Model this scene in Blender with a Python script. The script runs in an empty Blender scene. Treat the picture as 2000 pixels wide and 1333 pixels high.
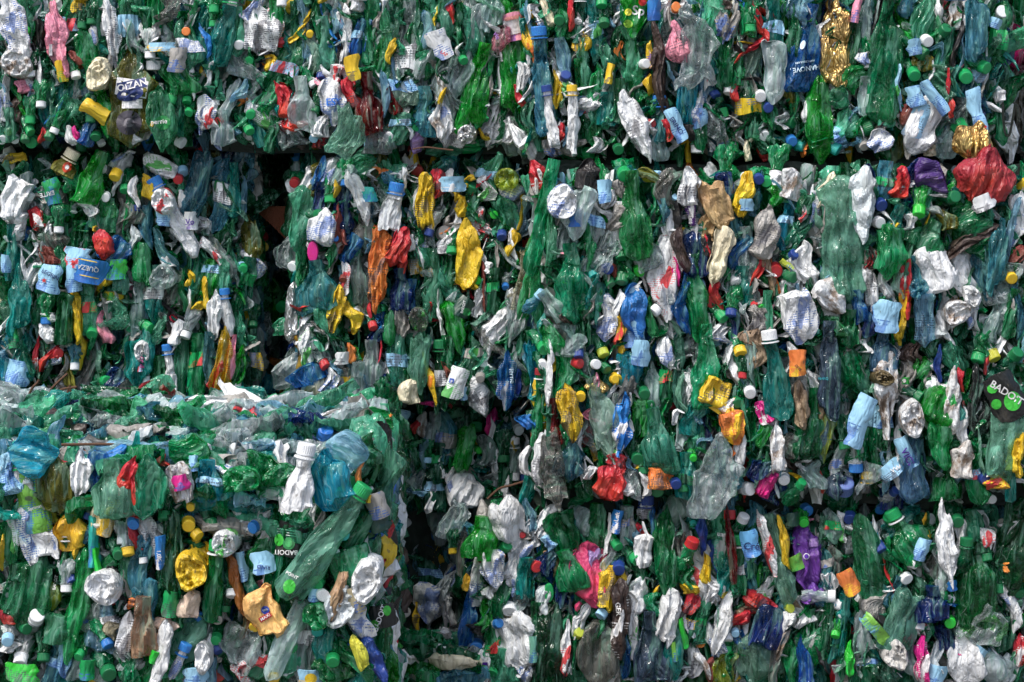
import bpy, math, random
import numpy as np
from mathutils import Vector, Matrix
from mathutils.bvhtree import BVHTree

# ---------------------------------------------------------------- camera, sky, sun, exposure
scene = bpy.context.scene
CAM_D = 4.5            # distance camera - wall of bales (m)
HZ = 350.0             # photo row level with the camera
CAM_Z = 0.983
cam_d = bpy.data.cameras.new('camera'); cam = bpy.data.objects.new('camera', cam_d)
scene.collection.objects.link(cam); scene.camera = cam
cam.location = (0, -CAM_D, CAM_Z); cam.rotation_euler = (math.radians(90), 0, 0)
cam_d.sensor_width = 36.0; cam_d.lens = 36.0 * CAM_D / 2.0
cam_d.shift_y = -(666.5 - HZ) / 2000.0
cam_d.clip_start = 0.05; cam_d.clip_end = 200

SUN_EL, SUN_AZ = math.radians(58), math.radians(220)   # azimuth clockwise from +Y
world = bpy.data.worlds.new('World'); scene.world = world; world.use_nodes = True
wn = world.node_tree.nodes; wl = world.node_tree.links
sky = wn.new('ShaderNodeTexSky'); sky.sky_type = 'NISHITA'; sky.sun_disc = False
sky.sun_elevation = SUN_EL; sky.sun_rotation = SUN_AZ; sky.air_density = 1.0; sky.dust_density = 4.0; sky.ozone_density = 1.0
wn['Background'].inputs['Strength'].default_value = 0.14
wl.new(sky.outputs[0], wn['Background'].inputs[0])
sun_d = bpy.data.lights.new('sun', 'SUN'); sun_d.energy = 2.0; sun_d.angle = math.radians(14); sun_d.color = (1, .97, .93)
sun = bpy.data.objects.new('sun', sun_d); scene.collection.objects.link(sun)
sdir = Vector((math.sin(SUN_AZ) * math.cos(SUN_EL), math.cos(SUN_AZ) * math.cos(SUN_EL), math.sin(SUN_EL)))
sun.rotation_euler = sdir.to_track_quat('Z', 'Y').to_euler(); sun.location = sdir * 5
scene.view_settings.view_transform = 'Standard'; scene.view_settings.look = 'None'
scene.view_settings.gamma = 1; scene.view_settings.use_curve_mapping = False; scene.view_settings.exposure = 0.62
scene.cycles.max_bounces = 5; scene.cycles.diffuse_bounces = 2; scene.cycles.glossy_bounces = 2
scene.cycles.transmission_bounces = 4; scene.cycles.transparent_max_bounces = 7
scene.cycles.use_adaptive_sampling = True; scene.cycles.adaptive_threshold = .02; scene.cycles.caustics_reflective = False; scene.cycles.caustics_refractive = False
scene.cycles.sample_clamp_indirect = 4.0

rng = np.random.default_rng(7); random.seed(7)
COL = scene.collection

def link(name, me, parent=None, color=None):
    o = bpy.data.objects.new(name, me); COL.objects.link(o)
    if parent is not None: o.parent = parent
    if color is not None: o.color = (*color, 1)
    return o

def tag(o, label=None, cat=None, group=None, kind=None):
    if label: o['label'] = label
    if cat: o['category'] = cat
    if group: o['group'] = group
    if kind: o['kind'] = kind
    return o

# ---------------------------------------------------------------- colours
CV = dict(
 am=(.30,.10,.02), bk=(.012,.012,.014), bkl=(.012,.014,.014), bkl2=(.012,.014,.014), bkp=(.02,.018,.018), bl=(.02,.17,.50), bn=(.045,.028,.024),
 br=(.02,.46,.04), ca=(.42,.27,.16), cl=(.55,.62,.64), cp=(.75,.58,.47), cr=(.72,.66,.48), db=(.012,.045,.22), db2=(.09,.14,.22),
 db3=(.10,.16,.40), db4=(.01,.13,.55), dg=(.004,.15,.05), dg2=(.006,.09,.03), dgl=(.012,.05,.035), g=(.008,.31,.09), g2=(.03,.28,.11),
 g3=(.008,.17,.04), g4=(.006,.10,.03), go=(.62,.42,.16), go2=(.45,.30,.15), gr=(.03,.4,.06), gy=(.30,.29,.27), gy2=(.30,.30,.27), gyb=(.24,.17,.11),
 gyd=(.09,.10,.10), gyo=(.35,.31,.20), gyw=(.50,.49,.47), lb=(.30,.55,.74), lb2=(.33,.60,.76), lbr=(.15,.42,.75), lg=(.16,.42,.06), lgp=(.28,.55,.42),
 mg=(.60,.02,.22), mr=(.20,.045,.035), o=(.68,.20,.045), o2=(.55,.33,.22), ol=(.20,.19,.03), oy=(.30,.26,.03), pe=(.86,.50,.18), pg=(.12,.54,.33), pg2=(.20,.50,.36),
 pg3=(.22,.42,.32), pk=(.75,.28,.38), pk2=(.66,.06,.17), pu=(.12,.035,.28), pud=(.05,.02,.14), r=(.48,.022,.028), rd=(.26,.012,.018), rd2=(.36,.025,.035), rd3=(.60,.025,.035),
 si=(.65,.66,.66), st=(.08,.075,.06), st2=(.12,.09,.04), tb=(.08,.30,.42), tb2=(.02,.40,.55), tb3=(.12,.28,.45), tg=(.03,.30,.20), tg2=(.16,.42,.32), tl=(.015,.34,.30),
 vi=(.38,.26,.55), w=(.72,.745,.76), wg=(.52,.57,.60), y=(.70,.47,.025), yd=(.25,.15,.01), yg=(.42,.50,.05), yg2=(.62,.60,.06), yk=(.42,.42,.03), yo=(.72,.42,.03))
CN = dict(am='amber brown', bk='black', bkl='black', bkl2='black', bkp='black', bl='bright blue', bn='dark brown', br='bright green', ca='tan', cl='colourless', cp='peach white',
 cr='cream', db='dark blue', db2='grey blue', db3='dark blue', db4='bright blue', dg='dark green', dg2='dark green', dgl='dark green', g='green', g2='green', g3='bright green',
 g4='dark green', go='gold', go2='brown and gold', gr='green', gy='grey', gy2='grey', gyb='muddy brown', gyd='dark grey', gyo='beige', gyw='greyish white', lb='light blue',
 lb2='pale blue', lbr='light blue', lg='lime green', lgp='mint green', mg='magenta', mr='maroon', o='orange', o2='peach', ol='olive', oy='yellow olive', pe='peach orange',
 pg='pale green', pg2='pale green', pg3='pale green', pk='pink', pk2='hot pink', pu='purple', pud='dark purple', r='red', rd='dark red', rd2='dark red', rd3='red', si='silver',
 st='charred grey', st2='muddy brown', tb='clear blue', tb2='turquoise', tb3='hazy blue', tg='teal', tg2='pale teal', tl='teal', vi='violet', w='white', wg='greyish white',
 y='yellow', yd='dark yellow', yg='yellow green', yg2='yellow', yk='lime yellow', yo='golden yellow')
PRINT = dict(tx=(.06,.06,.08), tb=(.03,.12,.42), tr=(.62,.03,.04), ty=(.80,.50,.02), tg=(.06,.38,.06), tv=(.16,.06,.42), to=(.75,.22,.02), tw=(.80,.80,.80), tn=(.17,.10,.05))

# ---------------------------------------------------------------- materials
MC = {}
def nt(m): return m.node_tree.nodes, m.node_tree.links
def material(surface, pr=None, src='obj'):
    """surface: pet / film / hdpe / paper / foil / cap ; pr: print colour key ; src: object colour or per-vertex colour"""
    key = (surface, pr, src)
    if key in MC: return MC[key]
    m = bpy.data.materials.new('_'.join(k for k in (surface, pr, src) if k)); m.use_nodes = True
    N, L = nt(m); N.clear()
    out = N.new('ShaderNodeOutputMaterial')
    if src == 'obj':
        ci = N.new('ShaderNodeObjectInfo'); cs = ci.outputs['Color']
    else:
        ci = N.new('ShaderNodeAttribute'); ci.attribute_name = 'tint'; cs = ci.outputs['Color']
    tc = N.new('ShaderNodeTexCoord'); P = tc.outputs['Object']
    def noise(scale, detail=3, rough=.55, vec=P):
        n = N.new('ShaderNodeTexNoise'); n.inputs['Scale'].default_value = scale; n.inputs['Detail'].default_value = detail
        n.inputs['Roughness'].default_value = rough; L.new(vec, n.inputs['Vector']); return n.outputs[0]
    def math_(op, a, b=None, clamp=False):
        n = N.new('ShaderNodeMath'); n.operation = op; n.use_clamp = clamp
        for i, v in enumerate((a, b)):
            if v is None: continue
            if isinstance(v, (int, float)): n.inputs[i].default_value = v
            else: L.new(v, n.inputs[i])
        return n.outputs[0]
    def ramp(v, lo, hi, a=0., b=1.):
        n = N.new('ShaderNodeMapRange'); L.new(v, n.inputs[0]); n.inputs[1].default_value = lo; n.inputs[2].default_value = hi
        n.inputs[3].default_value = a; n.inputs[4].default_value = b; return n.outputs[0]
    def mixc(fac, a, b, bt='MIX'):
        n = N.new('ShaderNodeMix'); n.data_type = 'RGBA'; n.blend_type = bt
        if isinstance(fac, (int, float)): n.inputs[0].default_value = fac
        else: L.new(fac, n.inputs[0])
        for i, v in ((6, a), (7, b)):
            if isinstance(v, tuple): n.inputs[i].default_value = (*v, 1)
            else: L.new(v, n.inputs[i])
        return n.outputs[2]
    # anisotropic coordinates: folds run along the piece
    mp = N.new('ShaderNodeMapping'); mp.inputs['Scale'].default_value = (1, 1, .45); L.new(P, mp.inputs[0]); PA = mp.outputs[0]
    col = cs
    hsv = N.new('ShaderNodeHueSaturation'); L.new(cs, hsv.inputs['Color']); L.new(ramp(noise(24, 2, .6, P), .32, .68, *((.55, 1.5) if surface in ('pet', 'film') else (.82, 1.15))), hsv.inputs['Value'])
    L.new(ramp(noise(9), .3, .7, .485, .515), hsv.inputs['Hue']); col = hsv.outputs[0]
    ms_ = N.new('ShaderNodeMapping'); ms_.inputs['Scale'].default_value = (1, .6, .10); L.new(P, ms_.inputs[0])
    streak = noise(85, 2, .6, ms_.outputs[0])
    if surface in ('pet', 'film'):
        pl_ = mixc(.55, cs, (.34, .74, .56)); col = mixc(ramp(streak, .52, .62, 0, .75), col, pl_); col = mixc(ramp(streak, .36, .44, .75, 0), col, mixc(1., cs, (.30, .42, .36), 'MULTIPLY'))
    elif surface == 'hdpe':
        col = mixc(ramp(streak, .54, .64, 0, .5), col, mixc(1., cs, (.62, .60, .56), 'MULTIPLY'))
    if pr:
        sx = N.new('ShaderNodeSeparateXYZ'); L.new(P, sx.inputs[0])
        orand = N.new('ShaderNodeObjectInfo').outputs['Random']
        fq = ramp(orand, 0, 1, 130., 330.); lines = math_('GREATER_THAN', math_('FRACT', math_('MULTIPLY', sx.outputs[2], fq)), ramp(orand, 1, 0, .35, .7))
        mp2 = N.new('ShaderNodeMapping'); mp2.inputs['Scale'].default_value = (420, 0, 105); L.new(P, mp2.inputs[0])
        chars = math_('GREATER_THAN', noise(1., 1, .5, mp2.outputs[0]), .47)
        blob = ramp(math_('ADD', noise(24, 1), math_('MULTIPLY', orand, .12)), .58, .60)
        txt = math_('MULTIPLY', math_('MULTIPLY', lines, chars), blob)
        big = ramp(noise(30, 2, .5, PA), .60, .615)
        if pr == 'tn': fac = ramp(noise(34, 6, .7), .46, .60, 0, .9)
        elif pr in ('ty', 'tr', 'tg', 'to', 'tw'): fac = math_('MAXIMUM', math_('MULTIPLY', big, .95), math_('MULTIPLY', txt, .7))
        else: fac = math_('MAXIMUM', math_('MULTIPLY', txt, .85), math_('MULTIPLY', big, .65))
        col = mixc(fac, col, PRINT[pr])
    if surface in ('hdpe', 'paper', 'cap', 'foil'):
        # grime: blotches and specks picked up in the yard
        g1 = ramp(noise(26, 6, .72), .55, .72, 0, .55 if surface == 'hdpe' else .35)
        g2 = ramp(noise(160, 3, .6, PA), .63, .70, 0, .6)
        col = mixc(math_('MAXIMUM', g1, g2, True), col, (.10, .085, .06))
    # wrinkles: flat facets with sharp creases (difference of two squared cell distances is piecewise flat)
    wob = N.new('ShaderNodeVectorMath'); wob.operation = 'MULTIPLY_ADD'
    nz = N.new('ShaderNodeTexNoise'); nz.inputs['Scale'].default_value = 18; nz.inputs['Detail'].default_value = 1; L.new(P, nz.inputs['Vector'])
    L.new(nz.outputs[1], wob.inputs[0]); wob.inputs[1].default_value = (.02, .02, .02); L.new(PA, wob.inputs[2]); PW = wob.outputs[0]
    def cell(scale, feat='F1', off=0.):
        v = N.new('ShaderNodeTexVoronoi'); v.feature = feat; v.inputs['Scale'].default_value = scale
        mo = N.new('ShaderNodeMapping'); mo.inputs['Location'].default_value = (off, off, off); L.new(PW, mo.inputs[0]); L.new(mo.outputs[0], v.inputs['Vector']); return v.outputs['Distance']
    def facets(scale):
        a_, b_ = cell(scale), cell(scale, off=.377)
        return math_('SUBTRACT', math_('MULTIPLY', a_, a_), math_('MULTIPLY', b_, b_))
    def ridge(scale, det=1.):
        return math_('ABSOLUTE', math_('SUBTRACT', noise(scale, det, .55, PW), .5))
    bmp = dict(pet=(1., .0060), film=(1., .007), hdpe=(1., .0050), paper=(.8, .004), foil=(1., .008), cap=(.1, .0005))[surface]
    if surface == 'cap': h = ridge(120)
    elif surface in ('pet', 'film'): h = math_('ADD', math_('MULTIPLY', ridge(30, 1.), 3.0), math_('ADD', math_('MULTIPLY', ridge(85, 0.), 1.3), math_('MULTIPLY', ridge(190, 0.), .5)))
    elif src == 'vtx': h = math_('ADD', math_('MULTIPLY', ridge(34, 1.), 3.2), math_('MULTIPLY', ridge(95, 0.), 1.4))
    elif surface in ('hdpe', 'foil'): h = math_('ADD', math_('MULTIPLY', ridge(38, 1.), 2.6), math_('MULTIPLY', ridge(120, 1.), 1.5))
    else: h = math_('ADD', math_('MULTIPLY', ridge(46, 1.), 1.6), math_('MULTIPLY', ridge(130, 0.), 1.0))
    b = N.new('ShaderNodeBump'); b.inputs['Strength'].default_value = bmp[0]; b.inputs['Distance'].default_value = bmp[1]; L.new(h, b.inputs['Height'])
    if surface in ('pet', 'film'):
        # stress whitening along the hardest creases
        cre = math_('MULTIPLY', ramp(ridge(46, 1.), .0, .018, 1., 0.), ramp(noise(20, 1), .42, .6))
        pale = mixc(.6, cs, (.55, .72, .66)); col = mixc(math_('MULTIPLY', cre, .55), col, pale)
    p = N.new('ShaderNodeBsdfPrincipled'); L.new(col, p.inputs['Base Color']); L.new(b.outputs[0], p.inputs['Normal'])
    if surface in ('pet', 'film'):
        L.new(ramp(noise(40, 1), .35, .7, .06, .22), p.inputs['Roughness']); p.inputs['IOR'].default_value = 1.65
        p.inputs['Specular IOR Level'].default_value = .5; p.inputs['Coat Weight'].default_value = .55; p.inputs['Coat Roughness'].default_value = .06; L.new(b.outputs[0], p.inputs['Coat Normal'])
        tr = N.new('ShaderNodeBsdfTranslucent'); L.new(mixc(.3, col, (1., 1., 1.)) if surface == 'film' else col, tr.inputs[0]); L.new(b.outputs[0], tr.inputs['Normal'])
        a1 = N.new('ShaderNodeMixShader'); a1.inputs[0].default_value = .30; L.new(p.outputs[0], a1.inputs[1]); L.new(tr.outputs[0], a1.inputs[2])
        tp = N.new('ShaderNodeBsdfTransparent')
        gm = N.new('ShaderNodeGamma'); L.new(cs, gm.inputs[0]); gm.inputs[1].default_value = .50 if surface == 'pet' else .3; L.new(gm.outputs[0], tp.inputs[0])
        lw = N.new('ShaderNodeLayerWeight'); lw.inputs[0].default_value = .4
        base = .33 if surface == 'pet' else .20
        fac = math_('ADD', math_('ADD', math_('MULTIPLY', lw.outputs['Facing'], .45), base), math_('ADD', math_('MULTIPLY', cre, .25), ramp(noise(48, 2, .7, PA), .45, .75, 0, .28)), True)
        mx = N.new('ShaderNodeMixShader'); L.new(fac, mx.inputs[0]); L.new(tp.outputs[0], mx.inputs[1]); L.new(a1.outputs[0], mx.inputs[2])
        L.new(mx.outputs[0], out.inputs[0])
    else:
        if surface == 'foil':
            p.inputs['Metallic'].default_value = .85; p.inputs['Roughness'].default_value = .32
        elif surface == 'cap': p.inputs['Roughness'].default_value = .42
        elif surface == 'paper': L.new(ramp(noise(50), .3, .7, .3, .6), p.inputs['Roughness'])
        else:
            L.new(ramp(noise(50), .3, .7, .34, .6), p.inputs['Roughness'])
        L.new(p.outputs[0], out.inputs[0])
    MC[key] = m; return m

def plain(name, color, rough=.8, metallic=0., bump=0.):
    m = bpy.data.materials.new(name); m.use_nodes = True; N, L = nt(m); p = N['Principled BSDF']
    nz = N.new('ShaderNodeTexNoise'); nz.inputs['Scale'].default_value = 30; nz.inputs['Detail'].default_value = 8
    mr = N.new('ShaderNodeMix'); mr.data_type = 'RGBA'; mr.blend_type = 'MULTIPLY'; mr.inputs[0].default_value = .8
    mr.inputs[6].default_value = (*color, 1); L.new(nz.outputs[0], mr.inputs[7]); L.new(mr.outputs[2], p.inputs['Base Color'])
    p.inputs['Roughness'].default_value = rough; p.inputs['Metallic'].default_value = metallic
    if bump:
        b = N.new('ShaderNodeBump'); b.inputs['Strength'].default_value = bump; b.inputs['Distance'].default_value = .01
        L.new(nz.outputs[0], b.inputs['Height']); L.new(b.outputs[0], p.inputs['Normal'])
    return m

# ---------------------------------------------------------------- noise
_perm = rng.permutation(256).astype(np.int64); _perm = np.concatenate([_perm, _perm, _perm])
_grad = rng.normal(size=(256, 3)); _grad /= np.linalg.norm(_grad, axis=1, keepdims=True)
def perlin(P):
    I = np.floor(P).astype(np.int64); F = P - I; I &= 255
    U = F * F * F * (F * (F * 6 - 15) + 10)
    def g(dx, dy, dz):
        h = _perm[_perm[_perm[(I[:, 0] + dx) & 255] + ((I[:, 1] + dy) & 255)] + ((I[:, 2] + dz) & 255)]
        G = _grad[h]; return G[:, 0] * (F[:, 0] - dx) + G[:, 1] * (F[:, 1] - dy) + G[:, 2] * (F[:, 2] - dz)
    def lerp(a, b, t): return a + (b - a) * t
    x0 = lerp(lerp(g(0,0,0), g(1,0,0), U[:, 0]), lerp(g(0,1,0), g(1,1,0), U[:, 0]), U[:, 1])
    x1 = lerp(lerp(g(0,0,1), g(1,0,1), U[:, 0]), lerp(g(0,1,1), g(1,1,1), U[:, 0]), U[:, 1])
    return lerp(x0, x1, U[:, 2]) * 1.6
def sstep(a, b, x):
    t = np.clip((x - a) / (b - a), 0, 1); return t * t * (3 - 2 * t)

# ---------------------------------------------------------------- shapes (local: z = length, x = width, -y = front)
def grid_faces(n, m, base=0):
    i = np.arange(n - 1)[:, None]; j = np.arange(m)[None, :]; j2 = (j + 1) % m
    return np.stack([i * m + j, i * m + j2, (i + 1) * m + j2, (i + 1) * m + j], -1).reshape(-1, 4) + base

def crushed_tube(L, W, T, style, seed, res=.0036, crumple=1.0, stretch=.4, neck=False, bend=1.0, flat=False):
    """a squashed, folded hollow piece of plastic; returns verts, (rings, around)"""
    n = int(np.clip(L / (res * 1.2), 9, 60)); m = int(np.clip((2 * W + 1.2 * T) / (res * .68), 10, 72))
    t = np.linspace(0, 1, n); th = np.linspace(0, 2 * np.pi, m, endpoint=False)
    S = np.array([seed * 7.31 % 97, seed * 3.17 % 89, seed * 1.93 % 83])
    r1 = perlin(np.stack([t * 3 * max(1, L / .12), np.full(n, S[0]), np.full(n, S[1])], 1))
    r2 = perlin(np.stack([t * 3 * max(1, L / .12), np.full(n, S[1]), np.full(n, S[2])], 1))
    r3 = perlin(np.stack([t * 2.2, np.full(n, S[2]), np.full(n, S[0])], 1))
    if neck:
        nk = min(.0125, W * .42) / (W / 2); tn = min(.22, .030 / L)
        prof = nk + (1 - nk) * sstep(tn, min(.6, tn + .055 / L + .1), t)
        prof = prof * (1 + .14 * r1 * sstep(tn, tn + .2, t)) * np.clip(np.sqrt(np.clip((1 - t) / .05, 0, 1)), .12, 1)
    elif style == 'strip':
        prof = np.power(np.clip(np.sin(np.pi * (t * .96 + .02)), 0, 1), .45) * (1 + .5 * r1)
    elif style == 'sheet':
        prof = (1 + .18 * r1) * np.clip(np.minimum(t, 1 - t) / .02, .9, 1)
    else:
        ms = seed % 4; ea, eb = ((.10, .10), (.34, .10), (.12, .36), (.30, .28))[ms]
        prof = np.minimum(np.power(np.clip(t / ea, .03, 1), .6), np.power(np.clip((1 - t) / eb, .03, 1), .6)) * (1 + .20 * r1)
    a = W / 2 * prof; bt = T / 2 * np.clip(prof, .2, 1) * (1 + .3 * r2)
    if neck: bt = np.minimum(np.where(t < tn + .06, a, bt), np.maximum(a, T / 2))
    c, s = np.cos(th), np.sin(th)
    ex = .8
    cx = np.sign(c) * np.abs(c) ** ex; cy = np.sign(s) * np.abs(s) ** .75
    if not neck:
        kk = 4 + seed % 3; pa = (np.pi / kk); cx, cy = cx.copy(), cy.copy()
        pf = .80 + .20 / np.cos((th + seed) % (2 * pa) - pa) * np.cos(pa); cx *= pf; cy *= pf
    X = a[:, None] * cx[None]; Y = bt[:, None] * cy[None]; Z = np.repeat(((.5 - t) * L)[:, None], m, 1)
    # twist and bend
    tw = (.28 if style != 'sheet' else .15) * bend * r3; ct, st_ = np.cos(tw)[:, None], np.sin(tw)[:, None]
    X, Y = X * ct - Y * st_, X * st_ + Y * ct
    X = X + (W * .22 * bend * r2 * sstep(0, .25, t) if not neck else W * .12 * bend * r2 * sstep(.05, .35, t))[:, None]
    V = np.stack([X, Y, Z], -1).reshape(-1, 3)
    # folds: flat facets that meet in sharp creases
    sc = min(W, .075); Q = V + S * .37
    mask = np.repeat(sstep(0, .25, t) if neck else np.ones(n), m)
    lim = min(1.0, T / .02); rs = np.random.default_rng(seed)
    d = np.zeros(len(V)); dx = np.zeros(len(V))
    for cell, amp in ((max(.020, .62 * sc), .52), (max(.011, .27 * sc), .40)):
        z2 = V[:, 2] * (stretch if cell > .015 else min(1, stretch * 1.6))
        P2 = np.stack([V[:, 0], V[:, 1], z2], 1); lo, hi = P2.min(0) - cell * .5, P2.max(0) + cell * .5
        K = int(np.clip(np.prod((hi - lo)[[0, 2]]) / cell ** 2 * 2.2, 5, 90))
        f = []
        for q in range(3):
            sd = rs.uniform(lo, hi, (K, 3)); f.append(((P2[:, None] - sd[None]) ** 2).sum(-1).min(1))
        d += (f[0] - f[1]) / cell * amp; dx += (f[2] - f[1]) / cell * amp * .5
    nrm = np.stack([V[:, 0] * .5 / max(W, 1e-4), np.sign(V[:, 1]) * .7, np.zeros(len(V))], -1); nrm /= np.linalg.norm(nrm, axis=1, keepdims=True) + 1e-6
    mx = min(.012, .24 * sc)
    V = V + nrm * (np.clip(d * crumple, -mx, mx) * mask * lim)[:, None]
    # long pleats where the walls were pressed together
    if style != 'sheet' and crumple > .5:
        wide = W > .056 or flat; wp = rs.uniform(.0085, .0155) * (1.9 if wide else 1.); ph = V[:, 0] / wp + 1.3 * perlin(np.stack([V[:, 0] * 12, V[:, 1] * 0 + S[1], V[:, 2] * 10], 1)) + S[0] + 40
        fr = ph % 1.; sk = rs.choice([.22, .35, .7, .8]); tri = np.where(fr < sk, 1 - fr / sk, (fr - sk) / (1 - sk))
        am = wp * rs.uniform(.7, 1.25) * (.45 if wide else 1.) * (.75 + .7 * perlin(np.stack([V[:, 0] * 9, V[:, 1] * 0 + S[2], V[:, 2] * 9], 1)))
        V[:, 1] += np.where(V[:, 1] < .3 * T, 1., .3) * tri * am * mask * crumple
        hs = rs.uniform(-1, 1, 400)[np.floor(ph).astype(int) % 400]; tt = np.repeat(t, m)
        en = np.clip((np.abs(tt - .5) * 2 - .55) / .45, 0, 1) * (mask if neck else 1.)
        V[:, 2] += hs * en * min(.015, L * .12) * np.sign(.5 - tt)
    # ragged outline and uneven ends
    e2 = perlin(Q * 30 + 31)
    V[:, 0] += np.clip(dx * crumple, -mx, mx) * mask + (0 if style == 'sheet' or neck else min(W, .05) * .24 * bend) * np.repeat(np.sin(t * np.pi * rs.uniform(.8, 2.2) + S[0]), m); V[:, 2] += e2 * min(.012, L * .08) * crumple * mask
    return V, n, m

def close_faces(n, m):
    F = grid_faces(n, m).tolist(); F.append(list(range(m))[::-1]); F.append(list(range((n - 1) * m, n * m))); return F

def make_mesh(name, V, F, mat, smooth=True):
    me = bpy.data.meshes.new(name); me.from_pydata([tuple(v) for v in V.tolist()] if isinstance(V, np.ndarray) else V, [], F)
    me.materials.append(mat); me.polygons.foreach_set('use_smooth', [smooth] * len(me.polygons)); me.update()
    if smooth: me.set_sharp_from_angle(angle=math.radians(30))
    return me

def cap_shape(R=.5, H=.62, ribs=26):
    """unit screw cap: top at z=+H/2, diameter 1"""
    m = ribs * 2
    prof = [(.0, .5), (.62, .5), (.84, .49), (.94, .45), (1., .36), (1., .05), (1.0, -.30), (.97, -.31), (.97, -.36), (1.02, -.37), (1.02, -.5), (.86, -.5), (.86, -.1), (0, -.1)]
    V = []; n = len(prof)
    for k, (r, z) in enumerate(prof):
        for j in range(m):
            rr = r * R * (1.0 if (j % 2 or not 3 < k < 7) else .955)
            a = 2 * math.pi * j / m; V.append((rr * math.cos(a), rr * math.sin(a), z * H))
    return np.array(V), grid_faces(n, m).tolist()
CAP_V, CAP_F = cap_shape()
CAP_ME = {}
def cap_mesh(kind=0):
    if kind not in CAP_ME:
        V = CAP_V.copy()
        if kind == 1: V[:, 2] *= 1.35
        if kind == 2: V[:, 2] *= .55; V[:, :2] *= 1.05
        if kind == 3: V[:, 0] *= .86; V[:, 2] += V[:, 0] * .15
        CAP_ME[kind] = make_mesh('cap', V, CAP_F, material('cap'), False)
    return CAP_ME[kind]

def base_shape(L, W, seed, petal):
    """bottle bottom facing -y with a crushed skirt behind"""
    m = 44; rho = [.02, .12, .22, .30, .38, .5, .62, .74, .84, .92, .97, 1.0, 1.02, 1.0, 1.04, 1.0, .96]
    V = []; r = np.random.default_rng(seed); ph = r.uniform(0, 6)
    for k, q in enumerate(rho):
        for j in range(m):
            a = 2 * math.pi * j / m
            wob = 1 + .07 * math.sin(2 * a + ph) + .04 * math.sin(3 * a + ph * 2)
            x = W / 2 * q * wob * math.cos(a); z = L / 2 * q * wob * math.sin(a)
            if q <= .97 and k < 11:
                y = .010 * (1 - (abs(q - .8) / .8)) * -1 + .004 * math.exp(-((q - .12) / .08) ** 2) * -1
                y += .0012 * math.cos(q * 20) + .002 * math.cos(7 * a + ph) * q * (q < .8)
                if petal: y += -.008 * q * math.cos(5 * a + ph) * (q > .15)
                else: y += .0012 * math.cos(10 * a) * (q > .35)
            else: y = .0 + (k - 10) ** 1.5 * .0042
            V.append((x, y, z))
    V = np.array(V); Q = V + seed * 1.7
    d = .018 * (np.abs(perlin(Q * 26)) - .15) + .012 * (np.abs(perlin(Q * 60)) - .15)
    V[:, 1] += d * 1.2; V[:, 0] += perlin(Q * 28 + 4) * .005; V[:, 2] += perlin(Q * 28 + 8) * .005
    return V, grid_faces(len(rho), m).tolist()

def to_world(px, py, Y):
    t = (Y + CAM_D) / CAM_D
    return Vector(((px - 1000) / 1000 * t, Y, CAM_Z + (HZ - py) / 1000 * t)), t

# ---------------------------------------------------------------- where the bale faces are
F_D = -0.72; F_TOP = CAM_Z - .445
# name: (x0, x1, y0, y1) in photo pixels at the face, face depth
BALES = dict(A=(-60, 1008, -350, 286, .0), B=(1012, 1965, -350, 306, -.06), C=(-60, 484, 300, 776, .05), D=(580, 1036, 302, 790, .02),
             E=(1044, 2150, 330, 968, -.12), G=(690, 1046, 806, 1640, .14), H=(925, 2150, 988, 1640, -.08), R=(1972, 2300, -350, 312, .14), K=(485, 590, 300, 800, .46))
def front_y(px, py):
    """depth of the packed surface at this spot, and the bale"""
    def edge(v, a, b, r=26, amt=.07):
        return amt * (math.exp(-max(0, v - a) / r) + math.exp(-max(0, b - v) / r))
    if px < 752 and py > 792:
        if py < 884:
            t = 445. / (py - 350.); return max(F_D, min(-.02, t * CAM_D - CAM_D)), 'F'
        return F_D + .05 * math.exp(-(752 - px) / 12.) + .13 * math.exp(-(py - 884) / 20.) + .02 * math.sin(px / 60.), 'F'
    if py < 293 + (px > 1010) * 18: k = ('R' if px > 1966 else 'B') if px > 1010 else 'A'
    elif px < 500 and py < 800: k = 'C'
    elif px < 562 and py < 800: return .24, 'C'
    elif px < 1040 and py < 800: k = 'D'
    elif px >= 1030 and py < 978: k = 'E'
    elif px < 1030 and py < 975: k = 'G'
    elif px > 905 + 20 * math.sin(py / 60.) - 8: k = 'H'
    else: return .24, 'G'
    x0, x1, y0, y1, Y = BALES[k]
    return Y + edge(px, x0, x1, 14, .05) + edge(py, y0, y1, 12, .06) + .012 * math.sin(px / 83. + py / 140.), k
BALE_WORDS = dict(A='top left bale', B='top right bale', C='middle left bale', D='centre bale', E='big right bale', F='lower left bale', G='shaded recess', H='lower right bale', R='far right bale', K='dark cavity')

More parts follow.
